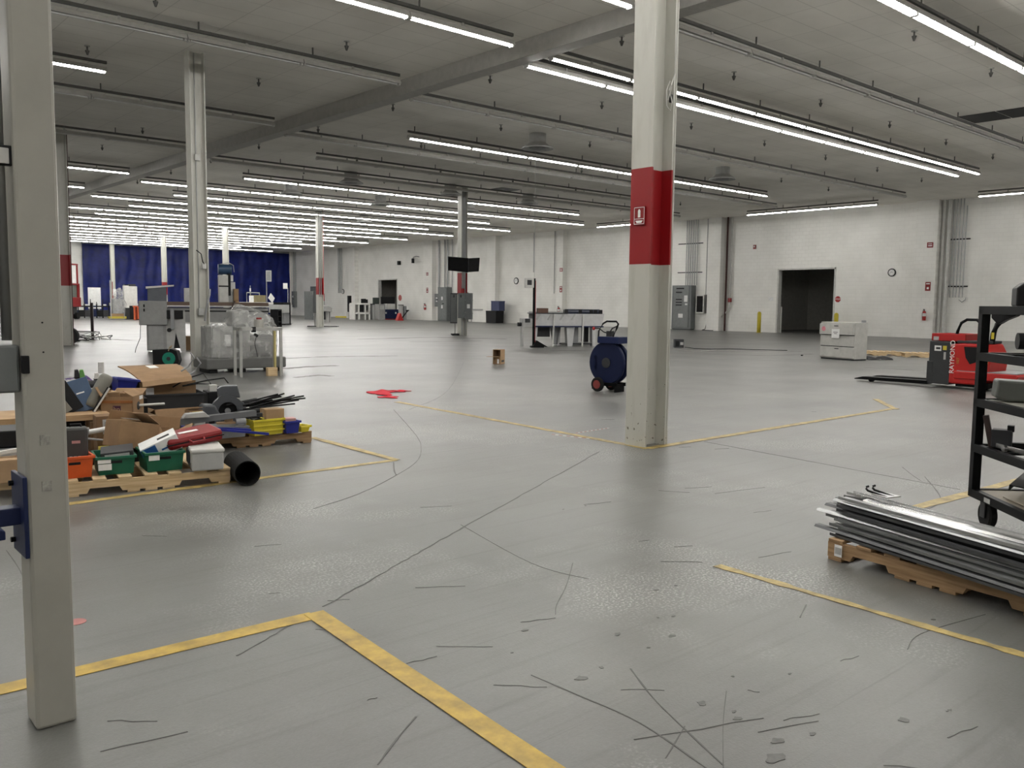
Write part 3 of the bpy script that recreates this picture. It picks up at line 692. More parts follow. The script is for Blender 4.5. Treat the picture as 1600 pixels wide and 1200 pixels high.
for k, (y, r_) in enumerate(((60.3, .07), (59.5, .06), (59.1, .06), (58.5, .04), (56.9, .06), (86.7, .06), (86.3, .06), (77.2, .06), (76.9, .06), (76.6, .06))):
    zb = [2.3, 2.85, 2.85, 2.85, 2.4, 2.6, 2.6, 2.4, 2.4, 2.4][k]
    pipe(y, zb, CEIL, r_, CONDUIT, ['grey conduit rising behind the column with screens', 'grey conduit at the far corner by the curtain', 'grey conduit behind the thin pale column'][0 if k < 5 else 1 if k < 7 else 2], ['conduits behind the screens column', 'conduits by the curtain', 'conduits behind the thin pale column'][0 if k < 5 else 1 if k < 7 else 2])
for k, (y, z0) in enumerate(((47.6, 0),)): pass
tag(MB().bb(-.06, 0, 50.0+4.5, 56.2, -.06, .06).build('wall_trunking', LGREY), 'short horizontal grey trunking right of the column with screens', 'trunking', loc=(WX-.001, 0, 1.0))
tag(MB().tube([(0, 0, 0), (0, 0, -1.0)], .05).build('conduit_pipe', LGREY), 'short vertical pipe below the grey trunking', 'pipe', loc=(WX-.06, 55.9, 1.0))

# bollards
for k, (p, lb) in enumerate((((1204, 521), 'yellow safety bollard on the left of the dark doorway'), ((1303, 522), 'yellow safety bollard on the right of the dark doorway'))):
    y = (28.35, 23.6)[k]
    bo = thing('bollard', lb, 'bollard', (WX-.75, y, 0))
    MB().lathe([(0, 0), (.11, 0), (.11, 1.12), (.08, 1.19), (0, 1.22)], 16).build('post', YPAINT, bo, smooth=True)
    MB().cyl((0, 0, 0), (0, 0, .015), .17, n=16).build('base_plate', YPAINT, bo)
# things inside the dark room
bk = thing('storage_rack', 'dim grey cabinet standing inside the dark doorway', 'cabinet', (WX+2.4, 24.3, 0))
MB().bb(-.4, .4, -.6, .6, 0, 1.9).build('body', GREY, bk, .02); MB().bb(-.42, -.4, -.5, .5, .9, 1.8).build('door', SCREEN, bk)
# white jamb strips
tag(MB().bb(-.05, 0, -.04, .04, 0, 1.5).build('guard_strip', OFFW, bevel=.01), 'pale guard strip standing inside the left jamb of the dark doorway', 'guard', loc=(WX+.3, 27.56, 0))

# ------------------------------------------------------------------ blue curtain on the end wall
CUR = mat('blue_curtain_vinyl', (.006, .013, .12), .45, 0, .3, 1.2, spec=.25)
def cf(u, v):
    x = u*20.9; z = 6.55*(1-v)+.1
    seam = .10*math.sin(x*2.1)+.05*math.sin(x*5.3+1.2*math.sin(z*.7)) + .05*math.sin(x*1.1+z*1.9)
    return (x, -abs(seam)*.9-.02, z)
cb = MB(); nx, ny = 130, 24
g = [Vector(cf(i/nx, j/ny)) for j in range(ny+1) for i in range(nx+1)]
cb.add(g+[p+Vector((0, .012, 0)) for p in g], [(j*(nx+1)+i, (j+1)*(nx+1)+i, (j+1)*(nx+1)+i+1, j*(nx+1)+i+1) for j in range(ny) for i in range(nx)] + [(len(g)+j*(nx+1)+i, len(g)+j*(nx+1)+i+1, len(g)+(j+1)*(nx+1)+i+1, len(g)+(j+1)*(nx+1)+i) for j in range(ny) for i in range(nx)])
cu_ = thing('curtain', 'huge dark blue vinyl curtain covering the far end wall', 'curtain', (23.6, FY-.12, 0))
cb.build('panel', CUR, cu_, smooth=True); MB().bb(0, 20.9, -.04, .1, 6.62, CEIL-.01).build('top_rail', GREY, cu_)

# ------------------------------------------------------------------ generic builders
def pallet(label, loc, rot, Lx=1.22, Wy=1.02, m=PINE, cat='pallet', tops=7, seed=0):
    """stringers run along local x, deck boards along y; base centre at loc"""
    t = thing('wooden_pallet', label, cat, loc, rot)
    a = Lx/2
    pf = [(-a, .018), (-a+.15, .018), (-a+.17, .055), (-a+.38, .055), (-a+.40, .018), (a-.40, .018), (a-.38, .055), (a-.17, .055), (a-.15, .018), (a, .018), (a, .108), (-a, .108)]
    for y in (-Wy/2+.02, 0, Wy/2-.02): MB().prism(pf, y-.019, y+.019, 'xz').build('stringer', m, t)
    rr = random.Random(seed)
    for k in range(tops):
        x = -a+.05+(Lx-.1)*k/(tops-1); o = MB().bb(-.048, .048, -Wy/2, Wy/2, .108, .126).build('deck_board', m, t, .002)
        o.location = (x+rr.uniform(-.008, .008), rr.uniform(-.006, .006), 0)
    for k in range(5):
        x = (-a+.05, -a+.48, 0, a-.48, a-.05)[k]
        MB().bb(x-.045, x+.045, -Wy/2, Wy/2, 0, .018).build('bottom_board', m, t, .002)
    return t
def along(bl, br, z=0.0):
    """ground frame of an object whose front edge runs between two sighted points"""
    A = F(*bl, z); B = F(*br, z); d = B-A; return A, math.atan2(d.y, d.x), d.length
def front(bl, br, z, depth):
    A, an, w_ = along(bl, br, z); n = Vector((-math.sin(an), math.cos(an), 0)); return (A+F(*br, z))/2+n*depth/2, an, w_
def hpx(px, yb, yt, z):
    p = F(px, yb, z); return zat(px, yt, math.hypot(p.x, p.y))-z
def tote(name, label, cat, c, rot, w_, d, h, m, taper=.03, th=.006, rim=True, slot=True, group=None):
    t = thing(name, label, cat, c, rot, group)
    a, b_ = w_/2, d/2; k = 1-taper/w_*2; vs = []
    def ring(x, y, z): return [(-x, -y, z), (x, -y, z), (x, y, z), (-x, y, z)]
    v = ring(a*k, b_*k, 0)+ring(a, b_, h)+ring(a-th, b_-th, h)+ring(a*k-th, b_*k-th, th)
    f = [(3, 2, 1, 0), (12, 13, 14, 15)]
    for r_ in range(3):
        for i in range(4): f.append((r_*4+i, r_*4+(i+1) % 4, r_*4+4+(i+1) % 4, r_*4+4+i))
    MB().add(v, f).build('body', m, t)
    if rim:
        r2 = MB(); rw = .012
        r2.bb(-a-rw, a+rw, -b_-rw, -b_+.004, h-.02, h+.002); r2.bb(-a-rw, a+rw, b_-.004, b_+rw, h-.02, h+.002)
        r2.bb(-a-rw, -a+.004, -b_, b_, h-.02, h+.002); r2.bb(a-.004, a+rw, -b_, b_, h-.02, h+.002); r2.build('rim', m, t, .003)
    if slot: MB().bb(-w_*.16, w_*.16, -b_*(k+(1-k)*.7)-.003, -b_*(k+(1-k)*.7)+.012, h*.62, h*.62+.022).build('hand_hole', BLACK, t, .004)
    return t
def carton(label, c, rot, w_, d, h, m=CARD, flaps=(), closed=True, tape=True, name='cardboard_box', cat='box'):
    t = thing(name, label, cat, c, rot)
    a, b_ = w_/2, d/2; th = .005
    if closed: MB().bb(-a, a, -b_, b_, 0, h).build('body', m, t, .004)
    else:
        bd = MB(); bd.bb(-a, a, -b_, b_, 0, th); bd.bb(-a, a, -b_, -b_+th, 0, h); bd.bb(-a, a, b_-th, b_, 0, h); bd.bb(-a, -a+th, -b_, b_, 0, h); bd.bb(a-th, a, -b_, b_, 0, h); bd.build('body', m, t)
    if tape and closed: MB().bb(-a-.001, a+.001, -.025, .025, h-.05, h+.0015).build('tape', mat('packing_tape', (.38, .27, .16), .3), t)
    for side, ang, ln in flaps:   # side f b l r ; ang from vertical outward
        f = MB()
        if side in 'fb':
            s_ = -1 if side == 'f' else 1; f.bb(-a+.004, a-.004, -.002, .002, 0, ln); o = f.build('flap', m, t); o.location = (0, s_*b_, h); o.rotation_euler = (-s_*R(ang), 0, 0)
        else:
            s_ = -1 if side == 'l' else 1; f.bb(-.002, .002, -b_+.004, b_-.004, 0, ln); o = f.build('flap', m, t); o.location = (s_*a, 0, h); o.rotation_euler = (0, s_*R(ang), 0)
    return t

# ------------------------------------------------------------------ junk pile
ang = math.atan2(-.22, 1.19)
u_ = Vector((math.cos(ang), math.sin(ang), 0)); n_ = Vector((-math.sin(ang), math.cos(ang), 0))
PR = F(360, 754)                               # right front corner of the front pallet
def pj(x, y, z): return PR - u_*x + n_*y + Vector((0, 0, z))      # x to the left, y inward
pallet('pale new wooden pallet under the orange and green bins', pj(.61, .51, 0), ang, m=PINE, seed=1)
pallet('second pale pallet further left, half behind the post', pj(1.9, .75, 0), ang, m=PINE, seed=2)
Z = .127
def bin_at(name, label, bl, br, ytop, depth, m, **k):
    c, an, w_ = front(bl, br, Z, depth); h = hpx((bl[0]+br[0])/2, (bl[1]+br[1])/2, ytop, Z); k.setdefault('taper', .014); return tote(name, label, 'bin', c, an, w_, depth, h, m, **k), h, w_
ob, h, w_ = bin_at('plastic_bin', 'orange plastic bin at the left end of the pallet, holding a black case', (88, 751), (147, 745), 714, .38, ORANGE)
c_, an, _w = front((106, 746), (137, 744), Z, .10)
kc = thing('tool_case', 'charcoal hard tool case standing upright in the orange bin', 'case', c_+Vector((0, 0, .008))+n_*.09, an+R(3))
MB().bb(-.085, .085, -.05, .05, 0, .365).build('shell', mat('charcoal_shell', (.045, .045, .043), .5), kc, .02)
MB().bb(-.03, .03, -.053, -.05, .24, .262).build('badge', mat('pale_pink_label', (.5, .25, .24), .5), kc)
for k in range(3): MB().bb(-.05+.03*k, -.028+.03*k, -.053, -.05, .08+.02*k, .14).build('emblem', LGREY, kc, .003)
MB().tube([(-.04, 0, .36), (-.035, 0, .385), (.035, 0, .385), (.04, 0, .36)], .008).build('handle', BLACK, kc)
carton('narrow cardboard piece standing left of the charcoal case', c_+Vector((0, 0, .008))-u_*.17+n_*.05, an, .05, .16, .34, CARDL)
g1, h, w_ = bin_at('plastic_bin', 'green plastic bin with two white labels on the left half', (152, 744), (212, 739), 713, .36, GREEN)
MB().bb(-w_/2+.006, -w_/2+.10, -.185, -.172, .095, .145).build('label_sheet', PAPER, g1); MB().bb(-w_/2+.01, -w_/2+.105, -.18, -.168, .04, .088).build('label_sheet', PAPER, g1)
g2, h, w_ = bin_at('plastic_bin', 'green plastic bin with one white label and a white bag in it', (229, 739), (288, 733.5), 706, .36, GREEN)
MB().bb(-w_/2+.02, -w_/2+.10, -.187, -.174, .095, .15).build('label_sheet', PAPER, g2)
# contents
pc = thing('circuit_unit', 'flat dark device lying in the green bin with two labels', 'device', g1.location+Vector((.03, 0, .13)), (R(5), R(-4), an))
MB().bb(-.12, .12, -.12, .12, 0, .05).build('case', DGREY, pc, .006); MB().bb(-.09, .09, -.123, -.119, .012, .035).build('front_strip', LGREY, pc)
sh = thing('paper_carrier', 'white and blue printed box slanting out of the green bin', 'box', g2.location+Vector((.035, .02, .12)), (R(8), R(-24), an))
MB().bb(-.15, .15, -.10, .10, 0, .13).build('body', PAPER, sh, .004)
MB().bb(-.152, -.03, -.102, .08, .012, .12).build('blue_panel', mat('print_blue', (.02, .09, .28), .4), sh); MB().bb(.0, .10, -.045, .0, .128, .132).build('hand_hole', BLACK, sh, .002)
MB().bb(.0, .12, -.1015, -.099, .05, .065).build('print_line', mat('print_blue', (.02, .09, .28)), sh)
c_, an, w_ = front((300, 737), (350, 733.5), Z, .36); h = hpx(325, 735, 701, Z)
wb = thing('storage_box', 'light grey lidded storage box at the right end of the front pallet', 'box', c_, an)
MB().bb(-w_/2, w_/2, -.18, .18, 0, h-.03).build('body', LGREY, wb, .012); MB().bb(-w_/2-.008, w_/2+.008, -.19, .19, h-.034, h).build('lid', OFFW, wb, .012); MB().bb(-w_/2-.02, -w_/2, -.06, .06, .05, h-.02).build('latch', DGREY, wb, .004)
rb_ = thing('soft_case', 'red zippered soft case lying on the light grey box', 'case', c_+n_*.20+u_*-.08+Vector((0, 0, h+.052)), (R(4), R(-7), an+R(14)))
MB().box((0, 0, 0), (.46, .30, .10)).build('body', DRED, rb_, .03); MB().bb(-.235, .235, -.155, .155, -.006, .004).build('zip', BLACK, rb_, .003); MB().box((-.02, -.02, .052), (.16, .05, .003)).build('logo_print', WINK, rb_)
MB().tube([(-.06, -.15, .01), (-.05, -.2, .0), (.05, -.2, .0), (.06, -.15, .01)], .01).build('handle', DRED, rb_)
# black pipe section
pi_ = thing('duct_pipe', 'short wide black pipe lying on the floor right of the front pallet', 'pipe', tuple(F(378, 753)), 0)
A = Vector((0, 0, .125)); d = (F(405, 753)-F(352, 705)).normalized(); d.z = 0; d.normalize(); pi_.location = F(384, 756)+n_*.03
ax = MB(); q = Vector((d.x, d.y, 0)); lp = MB().lathe([(0, -.40), (.102, -.40), (.104, .13), (.096, .13), (.094, -.38), (0, -.38)], 28)
lp.v = [tuple(Vector((v[2]*q.x - v[0]*q.y, v[2]*q.y + v[0]*q.x, .105+v[1]))) for v in lp.v]; lp.build('shell', RUBBER, pi_, smooth=False)
# supports and boxes behind the front row
def ground_pallet(label, c, seed, m=OLDW): return pallet(label, c, ang+R(2), m=m, seed=seed)
ground_pallet('worn pallet under the tumbled cardboard boxes', pj(.75, 1.72, 0), 3)
ground_pallet('worn pallet carrying the wide open cardboard box', pj(.62, 2.85, 0), 4)
ground_pallet('worn pallet under the low wooden bench at left', pj(2.05, 1.9, 0), 5)
p2 = F(487, 691.5); c2p = p2 - u_*.61 + n_*.51
pallet('brown pallet under the yellow and blue bins', c2p, ang, m=OLDW, seed=6)
tag(MB().sheet(3, 3, lambda u, v: (.16*u, .2*v+.02*math.sin(5*u), .02*math.sin(7*u+3*v)+.03)).build('paper_scrap', PAPER), 'crumpled white paper tucked inside the brown pallet', 'paper', loc=tuple(F(458, 692)+Vector((0, 0, .022))), rot=ang)
def rest(label, px, py, D, z0, w_, d, m, yaw=0, **k):
    """closed carton whose front-bottom centre is sighted at px at distance D, resting at z0"""
    p = at(px, py, D); p.z = z0; return carton(label, p, ang+R(yaw), w_, d, (zat(px, py, D)-z0), m, **k)
# big tilted carton in front
tb = thing('cardboard_box', 'tilted brown cardboard box with loose top flaps, middle of the pile', 'box', at(208, 703, 7.95)+Vector((0, .10, .005)), (R(-5), R(12), ang+R(13)))
a, b_, h_ = .165, .17, .235
MB().bb(-a, a, -b_, b_, 0, h_-.012).build('body', CARD, tb, .004)
for sx_, an_, y0_, y1_ in ((-1, 84, -b_+.004, b_-.004), (1, -58, -b_+.004, b_-.004)):
    o = MB().bb(-.002, .002, y0_, y1_, 0, .155).build('flap', CARDL, tb); o.location = (sx_*a, 0, h_-.012); o.rotation_euler = (0, R(an_), 0)
o = MB().bb(-a+.01, a-.01, -.002, .002, 0, .10).build('flap', CARDL, tb); o.location = (0, b_, h_-.012); o.rotation_euler = (R(30), 0, 0)
MB().bb(-.10, .0, -.12, .02, h_+.010, h_+.012).build('label_sheet', PAPER, tb, label='white address label'); MB().bb(.03, .14, -.14, .14, h_-.013, h_-.008).build('opening', BLACK, tb)  # black plate on the closed top paints the dark gap under the flap
# hp carton with its tape, on a support carton
rest('plain carton under the box marked with a round logo', 190, 652, 8.9, Z, .62, .42, CARDD, 6)
hpz = zat(190, 652, 8.9)
hb = carton('cardboard box with a dark square hp logo and tape', at(192, 645, 9.0)*1.0, ang+R(-26), .29, .30, .20, CARD, flaps=(('l', 30, .10), ('b', 70, .12), ('r', -60, .10)), closed=False)
hb.location.z = hpz
lg = MB().bb(-.035, .035, -.153, -.1495, .045, .115).build('logo_patch', mat('logo_maroon', (.05, .008, .03), .5), hb); text('hp', .06, CARDL, hb, (.0, -.1545, .082), (PI/2, 0, 0))
lg2 = MB().cyl((.1445, 0, .10), (.148, 0, .10), .04, n=20).build('logo_round', INK, hb); MB().bb(-.145, .145, -.155, -.15, .14, .165).build('tape', mat('orange_tape', (.25, .09, .02), .5), hb)
MB().bb(.1455, .148, .03, .12, .155, .19).build('label_sheet', PAPER, hb)
rest('small brown carton left of the box marked with a round logo', 164, 612, 9.2, Z, .20, .25, CARD, 10)
fr = thing('framed_label_box', 'small brown carton with a grey square window label, behind the tilted box', 'box', at(168, 690, 8.55), ang+R(3)); fr.location.z = Z
hh = zat(168, 648, 8.55)-Z; MB().bb(-.10, .10, -.1, .1, 0, hh).build('body', CARDD, fr, .004); MB().bb(-.05, .06, -.104, -.1, hh-.16, hh-.03).build('label_sheet', LGREY, fr); MB().bb(-.035, .045, -.106, -.104, hh-.14, hh-.05).build('window', GREY, fr)
# right front open carton
oc = carton('open brown cardboard box with a torn side, right of the tilted box', at(246, 676, 8.45), (R(0), R(6), ang+R(-12)), .34, .3, .18, CARD, flaps=(('f', 120, .14), ('b', 10, .1), ('r', 60, .12)), closed=False)
oc.location.z = Z+.02
MB().bb(-.06, .05, -.153, -.149, .04, .10).build('hand_hole', BLACK, oc, .01)
# wide open carton at the back
c_ = at(283, 656, 9.55); c_.z = Z
wd = carton('wide open cardboard box with its tall back panel up', c_+n_*.25, ang+R(9), .60, .46, .26, CARD, flaps=(('b', 4, .24), ('l', 120, .2), ('f', 150, .12)), closed=False)
MB().bb(-.24, -.16, .214, .226, .36, .44).build('torn_tape', PAPER, wd)
carton('small lidded carton standing inside the wide open box', c_+n_*.12+u_*-.02+Vector((0, 0, .008)), ang+R(5), .28, .2, .15, CARDL)
# yellow ended box, grey caster tub, fan housing
yb_ = thing('parts_box', 'small brown box with a yellow front panel, beside the grey fan housing', 'box', at(303, 652, 9.35), ang+R(12)); yb_.location.z = Z
MB().bb(-.07, .07, -.06, .06, 0, .26).build('body', CARD, yb_, .004); MB().bb(-.04, .068, -.064, -.06, .12, .25).build('yellow_panel', YEL, yb_); o = MB().bb(-.07, .07, -.12, 0, 0, .004).build('flap', CARDL, yb_); o.location = (0, .06, .262); o.rotation_euler = (R(-12), 0, 0)
gc = thing('plastic_housing', 'smooth dark grey plastic housing left of the round fan housing', 'housing', at(325, 660, 9.5), ang); gc.location.z = Z+.045; MB().bb(-.12, .12, -.09, .09, -.045, 0).build('base_pad', BLACK, gc)
MB().prism([(-.11, 0), (.10, 0), (.12, .13), (.06, .25), (-.06, .26), (-.12, .12)], -.09, .09, 'xz').build('shell', mat('slate_plastic', (.07, .075, .085), .4), gc, .02); MB().cyl((.02, -.092, .08), (.02, -.088, .08), .03).build('port', BLACK, gc)
fh = thing('fan_housing', 'grey fan housing with a large round opening on the pile', 'fan', at(356, 656, 9.5), ang+R(-8)); fh.location.z = Z+.06; MB().bb(-.15, .15, -.06, .07, -.06, .01).build('base_pad', BLACK, fh)
ring = [(.17*math.cos(2*PI*k/40)*(1.08 if k % 10 < 4 else 1), .16*math.sin(2*PI*k/40)*(1.08 if k % 10 < 4 else 1)) for k in range(40)]
rg = MB(); n = 40; inn = [(.095*math.cos(2*PI*k/40), .095*math.sin(2*PI*k/40)) for k in range(40)]
vs = [(x, -.05, z+.165) for x, z in ring]+[(x, -.05, z+.165) for x, z in inn]+[(x, .05, z+.165) for x, z in ring]+[(x, .05, z+.165) for x, z in inn]
rg.add(vs, [(k, (k+1) % n, n+(k+1) % n, n+k) for k in range(n)]+[(2*n+k, 3*n+k, 3*n+(k+1) % n, 2*n+(k+1) % n) for k in range(n)]+[(k, 2*n+k, 2*n+(k+1) % n, (k+1) % n) for k in range(n)]+[(n+k, n+(k+1) % n, 3*n+(k+1) % n, 3*n+k) for k in range(n)])
rg.build('ring', mat('slate_plastic', (.07, .075, .085)), fh); MB().cyl((0, -.0, .165), (0, .045, .165), .098, n=24).build('cavity', BLACK, fh); MB().cyl((0, -.03, .165), (0, 0, .165), .03).build('hub', GREY, fh)
MB().prism([(-.09, .3), (-.10, .40), (-.05, .43), (.10, .43), (.13, .30)], -.03, .08, 'xz').build('bracket', mat('slate_plastic', (.07, .075, .085)), fh, .01)
# lid sheet, tub and black speaker box at the back
tub = tote('utility_tub', 'round-cornered dark grey tub under the flat cardboard lid', 'tub', tuple(at(268, 640, 10.15).xy)+(.127,), ang, .62, .42, .37, DGREY, slot=False)
bx = thing('equipment_case', 'black equipment case behind the tub, holding up the cardboard lid', 'case', tuple(at(214, 600, 10.6).xy)+(.127,), ang); MB().bb(-.2, .2, -.2, .2, 0, .47).build('body', BLACK, bx, .01); MB().bb(-.1, .1, -.21, -.2, .36, .40).build('handle', GREY, bx)
sp_ = thing('speaker_box', 'black box standing behind the fan housing with a wire handle', 'box', tuple(at(340, 640, 10.3).xy)+(0,), ang); MB().bb(-.13, .13, -.14, .14, 0, .49).build('body', BLACK, sp_, .008); MB().tube([(-.05, 0, .49), (0, -.03, .53), (.12, -.05, .54), (.14, -.02, .52), (.06, 0, .49)], .008).build('wire_handle', BLACKM, sp_)
MB().bb(-.1, -.02, -.1, .0, .49, .56).build('small_box', OFFW, sp_)
LIDP = [at(184, 572, 10.75), at(276, 568.5, 10.9), at(299, 587, 9.9), at(222, 597, 9.8)]
lb = thing('cardboard_sheet', 'large flat cardboard carton lid with a white label on top of the pile', 'cardboard', (LIDP[0]+LIDP[2])/2, 0)
o0 = lb.location.copy(); P_ = [p-o0 for p in LIDP]
def quad(u, v): return P_[0]*(1-u)*(1-v)+P_[1]*u*(1-v)+P_[2]*u*v+P_[3]*(1-u)*v + Vector((0, 0, .02*math.sin(v*PI)))
MB().sheet(6, 6, quad, .012).build('panel', CARD, lb)
MB().sheet(6, 1, lambda u, v: P_[3]*(1-u)+P_[2]*u+Vector((.0, -.02, -.05))*v+Vector((0, 0, .001)), .006).build('front_lip', CARDL, lb)
MB().sheet(2, 2, lambda u, v: quad(.42+.16*u, .12+.25*v)+Vector((0, 0, .004)), .002).build('label_sheet', PAPER, lb)
bb_ = tote('plastic_bin', 'dark blue plastic bin leaning under the cardboard lid', 'bin', at(192, 617, 9.55), (R(0), R(8), ang+R(10)), .20, .24, .17, BLUE, slot=False)
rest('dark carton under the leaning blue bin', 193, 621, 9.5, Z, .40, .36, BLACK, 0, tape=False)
# low wooden bench at left with the folders and rolls
bp_ = at(100, 655, 8.75); bz = zat(140, 646, 8.75)
bn = thing('wooden_bench', 'low wooden platform at left, carrying folders and rolls', 'bench', (bp_.x, bp_.y, 0), ang+R(3))
MB().bb(-.62, .37, -.10, .55, bz-.055, bz).build('top', wood('tan_board', (.42, .28, .15), (.30, .19, .10)), bn, .004)
for x in (-.58, .33):
    for y in (-.05, .5): MB().bb(x-.03, x+.03, y-.03, y+.03, Z, bz-.055).build('leg', DKW, bn)
MB().bb(-.55, .3, .1, .5, Z, bz-.09).build('back_panel', BLACK, bn)  # black block painting the dark void beneath the platform
def onb(px, D, dz=0): p = at(px, 650, D); p.z = bz+dz; return p
fo = thing('ring_binder', 'blue binder leaning on the low wooden platform', 'binder', onb(134, 8.95), (R(-14), R(-16), ang+R(4)))
MB().bb(-.115, .115, 0, .035, 0, .31).build('cover', FOLD, fo, .006); MB().bb(-.02, .05, -.002, 0, .17, .182).build('title_print', WINK, fo); MB().bb(-.119, -.113, -.002, .038, 0, .31).build('spine_edge', PAPER, fo)
f2 = thing('white_folder', 'white-edged black folder leaning left of the blue binder', 'folder', onb(115, 8.9), (R(-12), R(-30), ang)); MB().bb(-.1, .1, 0, .03, 0, .29).build('cover', BLACK, f2, .004); MB().bb(-.104, -.098, 0, .03, 0, .29).build('page_edge', PAPER, f2)
f3 = thing('grey_folder', 'pale grey folder leaning beside the post on the platform', 'folder', onb(104, 8.85), (R(-10), R(-34), ang)); MB().bb(-.06, .06, 0, .03, 0, .22).build('cover', OLIVE, f3, .004)
rl = thing('vinyl_roll', 'thick olive grey roll leaning on the low wooden platform', 'roll', onb(143, 9.0, .05), (R(-10), R(30), ang)); MB().lathe([(0, -.02), (.055, -.02), (.062, .02), (.062, .28), (.05, .315), (0, .32)], 18).build('body', OLIVE, rl, smooth=True)
bt = thing('metal_bar', 'slim white metal bar leaning right of the olive roll', 'bar', onb(147, 8.85, 0), (R(-8), R(33), ang)); MB().bb(-.008, .008, -.006, .006, 0, .26).build('body', OFFW, bt); MB().bb(-.018, -.008, -.008, .008, 0, .26).build('rail', BLACK, bt)
ora = thing('stacked_tray', 'orange and grey tray behind the olive roll', 'tray', onb(140, 9.25, .0), ang); MB().bb(-.15, .15, -.1, .1, 0, .18).build('body', OLIVE, ora, .01); MB().bb(-.151, .151, -.102, -.09, .14, .18).build('stripe', mat('rust_orange', (.22, .06, .02), .6), ora)
# heap of cloths
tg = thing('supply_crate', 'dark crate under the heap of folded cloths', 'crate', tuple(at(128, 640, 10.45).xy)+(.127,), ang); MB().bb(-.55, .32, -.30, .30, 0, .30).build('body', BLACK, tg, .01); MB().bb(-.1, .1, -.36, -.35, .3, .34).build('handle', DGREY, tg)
def heap(label, px, py, D, w_, d, hgt, m, seed):
    r_ = random.Random(seed); p = at(px, py, D); ph = [r_.uniform(0, 6) for _ in range(6)]
    def fn(u, v):
        e = (math.sin(PI*u)**.5)*(math.sin(PI*v)**.5); return ((u-.5)*w_, (v-.5)*d, hgt*e*(.7+.3*math.sin(9*u+ph[0])*math.sin(5*v+ph[1])+.12*math.sin(23*u+ph[2]+6*v)))
    p.z = max(.425, p.z-hgt*.8); return tag(MB().sheet(22, 12, fn, .02).build('folded_cloth', m, smooth=True), label, 'cloth', loc=tuple(p), rot=ang)
heap('purple cloth bundle at the left of the cloth heap', 110, 588, 10.3, .5, .5, .12, PURPLE, 1)
heap('mauve and black folded cloth on top of the heap', 145, 592, 10.1, .55, .5, .12, MAUVE, 2)
heap('black folded fabric hanging over the heap edge', 160, 598, 10.0, .5, .4, .11, mat('black_cloth', (.02, .02, .022), .9), 3)
heap('pale grey folded sheet at the far left of the heap', 104, 592, 10.1, .35, .4, .09, mat('grey_cloth', (.32, .32, .33), .9), 4)
for px, py, m, hh, lb2 in ((121, 583, DGREY, .10, 'dark green small box poking up from the cloth heap'), (129, 583, mat('lime_plastic', (.12, .30, .08), .5), .10, 'lime green nozzle poking up from the cloth heap'), (152, 585, OFFW, .08, 'small off-white cup on the cloth heap'), (165, 595, mat('magenta_plastic', (.16, .02, .16), .5), .07, 'small magenta block at the right of the cloth heap')):
    p = at(px, py+9, 10.15); q = thing('small_part', lb2, 'part', p, (R(5), R(-8), ang)); MB().prism([(-.03, 0), (.03, 0), (.02, hh), (-.012, hh)], -.025, .025, 'xz').build('body', m, q, .004); MB().bb(-.032, .032, -.027, .027, 0, .02).build('base', BLACK, q)
# inside dark zone behind the bins
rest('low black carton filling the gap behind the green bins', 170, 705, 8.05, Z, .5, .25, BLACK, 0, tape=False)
yw = thing('yellow_roll', 'small yellow roll left of the tilted box', 'roll', at(163, 684, 8.35), (0, 0, ang)); yw.location.z = Z; MB().cyl((-.05, 0, .0452), (.05, 0, .0452), .045, n=16).build('body', YEL, yw)
# long extrusions and rods to the right
def lng(name, label, p0, p1, D0, D1, prof, m, cat='bar', bevel=0):
    A = at(*p0, D0); B = at(*p1, D1); d = B-A; t = thing(name, label, cat, A, (0, 0, 0)); q = d.to_track_quat('X', 'Z').to_euler(); t.rotation_euler = q
    mb = MB(); L0 = d.length; a_, b2 = prof; mb.prism([(-a_, -b2), (a_, -b2), (a_, b2), (a_*.3, b2), (a_*.3, b2*.4), (-a_*.3, b2*.4), (-a_*.3, b2), (-a_, b2)], 0, L0, 'yz'); mb.build('body', m, t, bevel)
    MB().bb(L0-.01, L0+.002, -a_*1.02, a_*1.02, -b2*1.02, b2*1.02).build('end_cap', m, t)
    return t
lng('metal_extrusion', 'long grey metal extrusion lying across the boxes', (262, 661), (398, 645), 8.75, 9.1, (.035, .028), mat('grey_extrusion', (.16, .165, .17), .4, .3))
lng('metal_extrusion', 'shorter dark extrusion beside the long grey one', (350, 652), (410, 648), 9.2, 9.2, (.03, .02), DGREY)
tag(MB().bb(-.5, .45, -.2, .25, 0, .10).build('support_tray', DGREY, bevel=.01), 'dark tray under the blue strips and grey extrusion', 'tray', loc=(c2p-u_*.18+Vector((0, 0, .127))), rot=ang)
lng('blue_strip', 'upper of two long blue plastic strips', (283, 667), (392, 672), 8.9, 8.9, (.025, .012), BLUE)
lng('blue_strip', 'lower of two long blue plastic strips', (318, 669), (420, 678), 8.8, 8.75, (.02, .010), BLUE)
c_, an, w_ = front((352, 686), (385, 683), Z, .34)
tote('grey_tray', 'grey plastic tray at the left front of the brown pallet', 'tray', c_-u_*.12, an, w_+.30, .32, hpx(365, 685, 668, Z), GREY, slot=False)
yb2, h, w_ = bin_at('stacking_bin', 'large yellow stacking bin full of small parts', (397, 682), (444, 677), 655, .30, YEL, slot=False)
for k in range(3): MB().bb(-w_/2-.004, w_/2+.004, -.158, -.148, .04+.05*k, .055+.05*k).build('rib', YEL, yb2, .002)
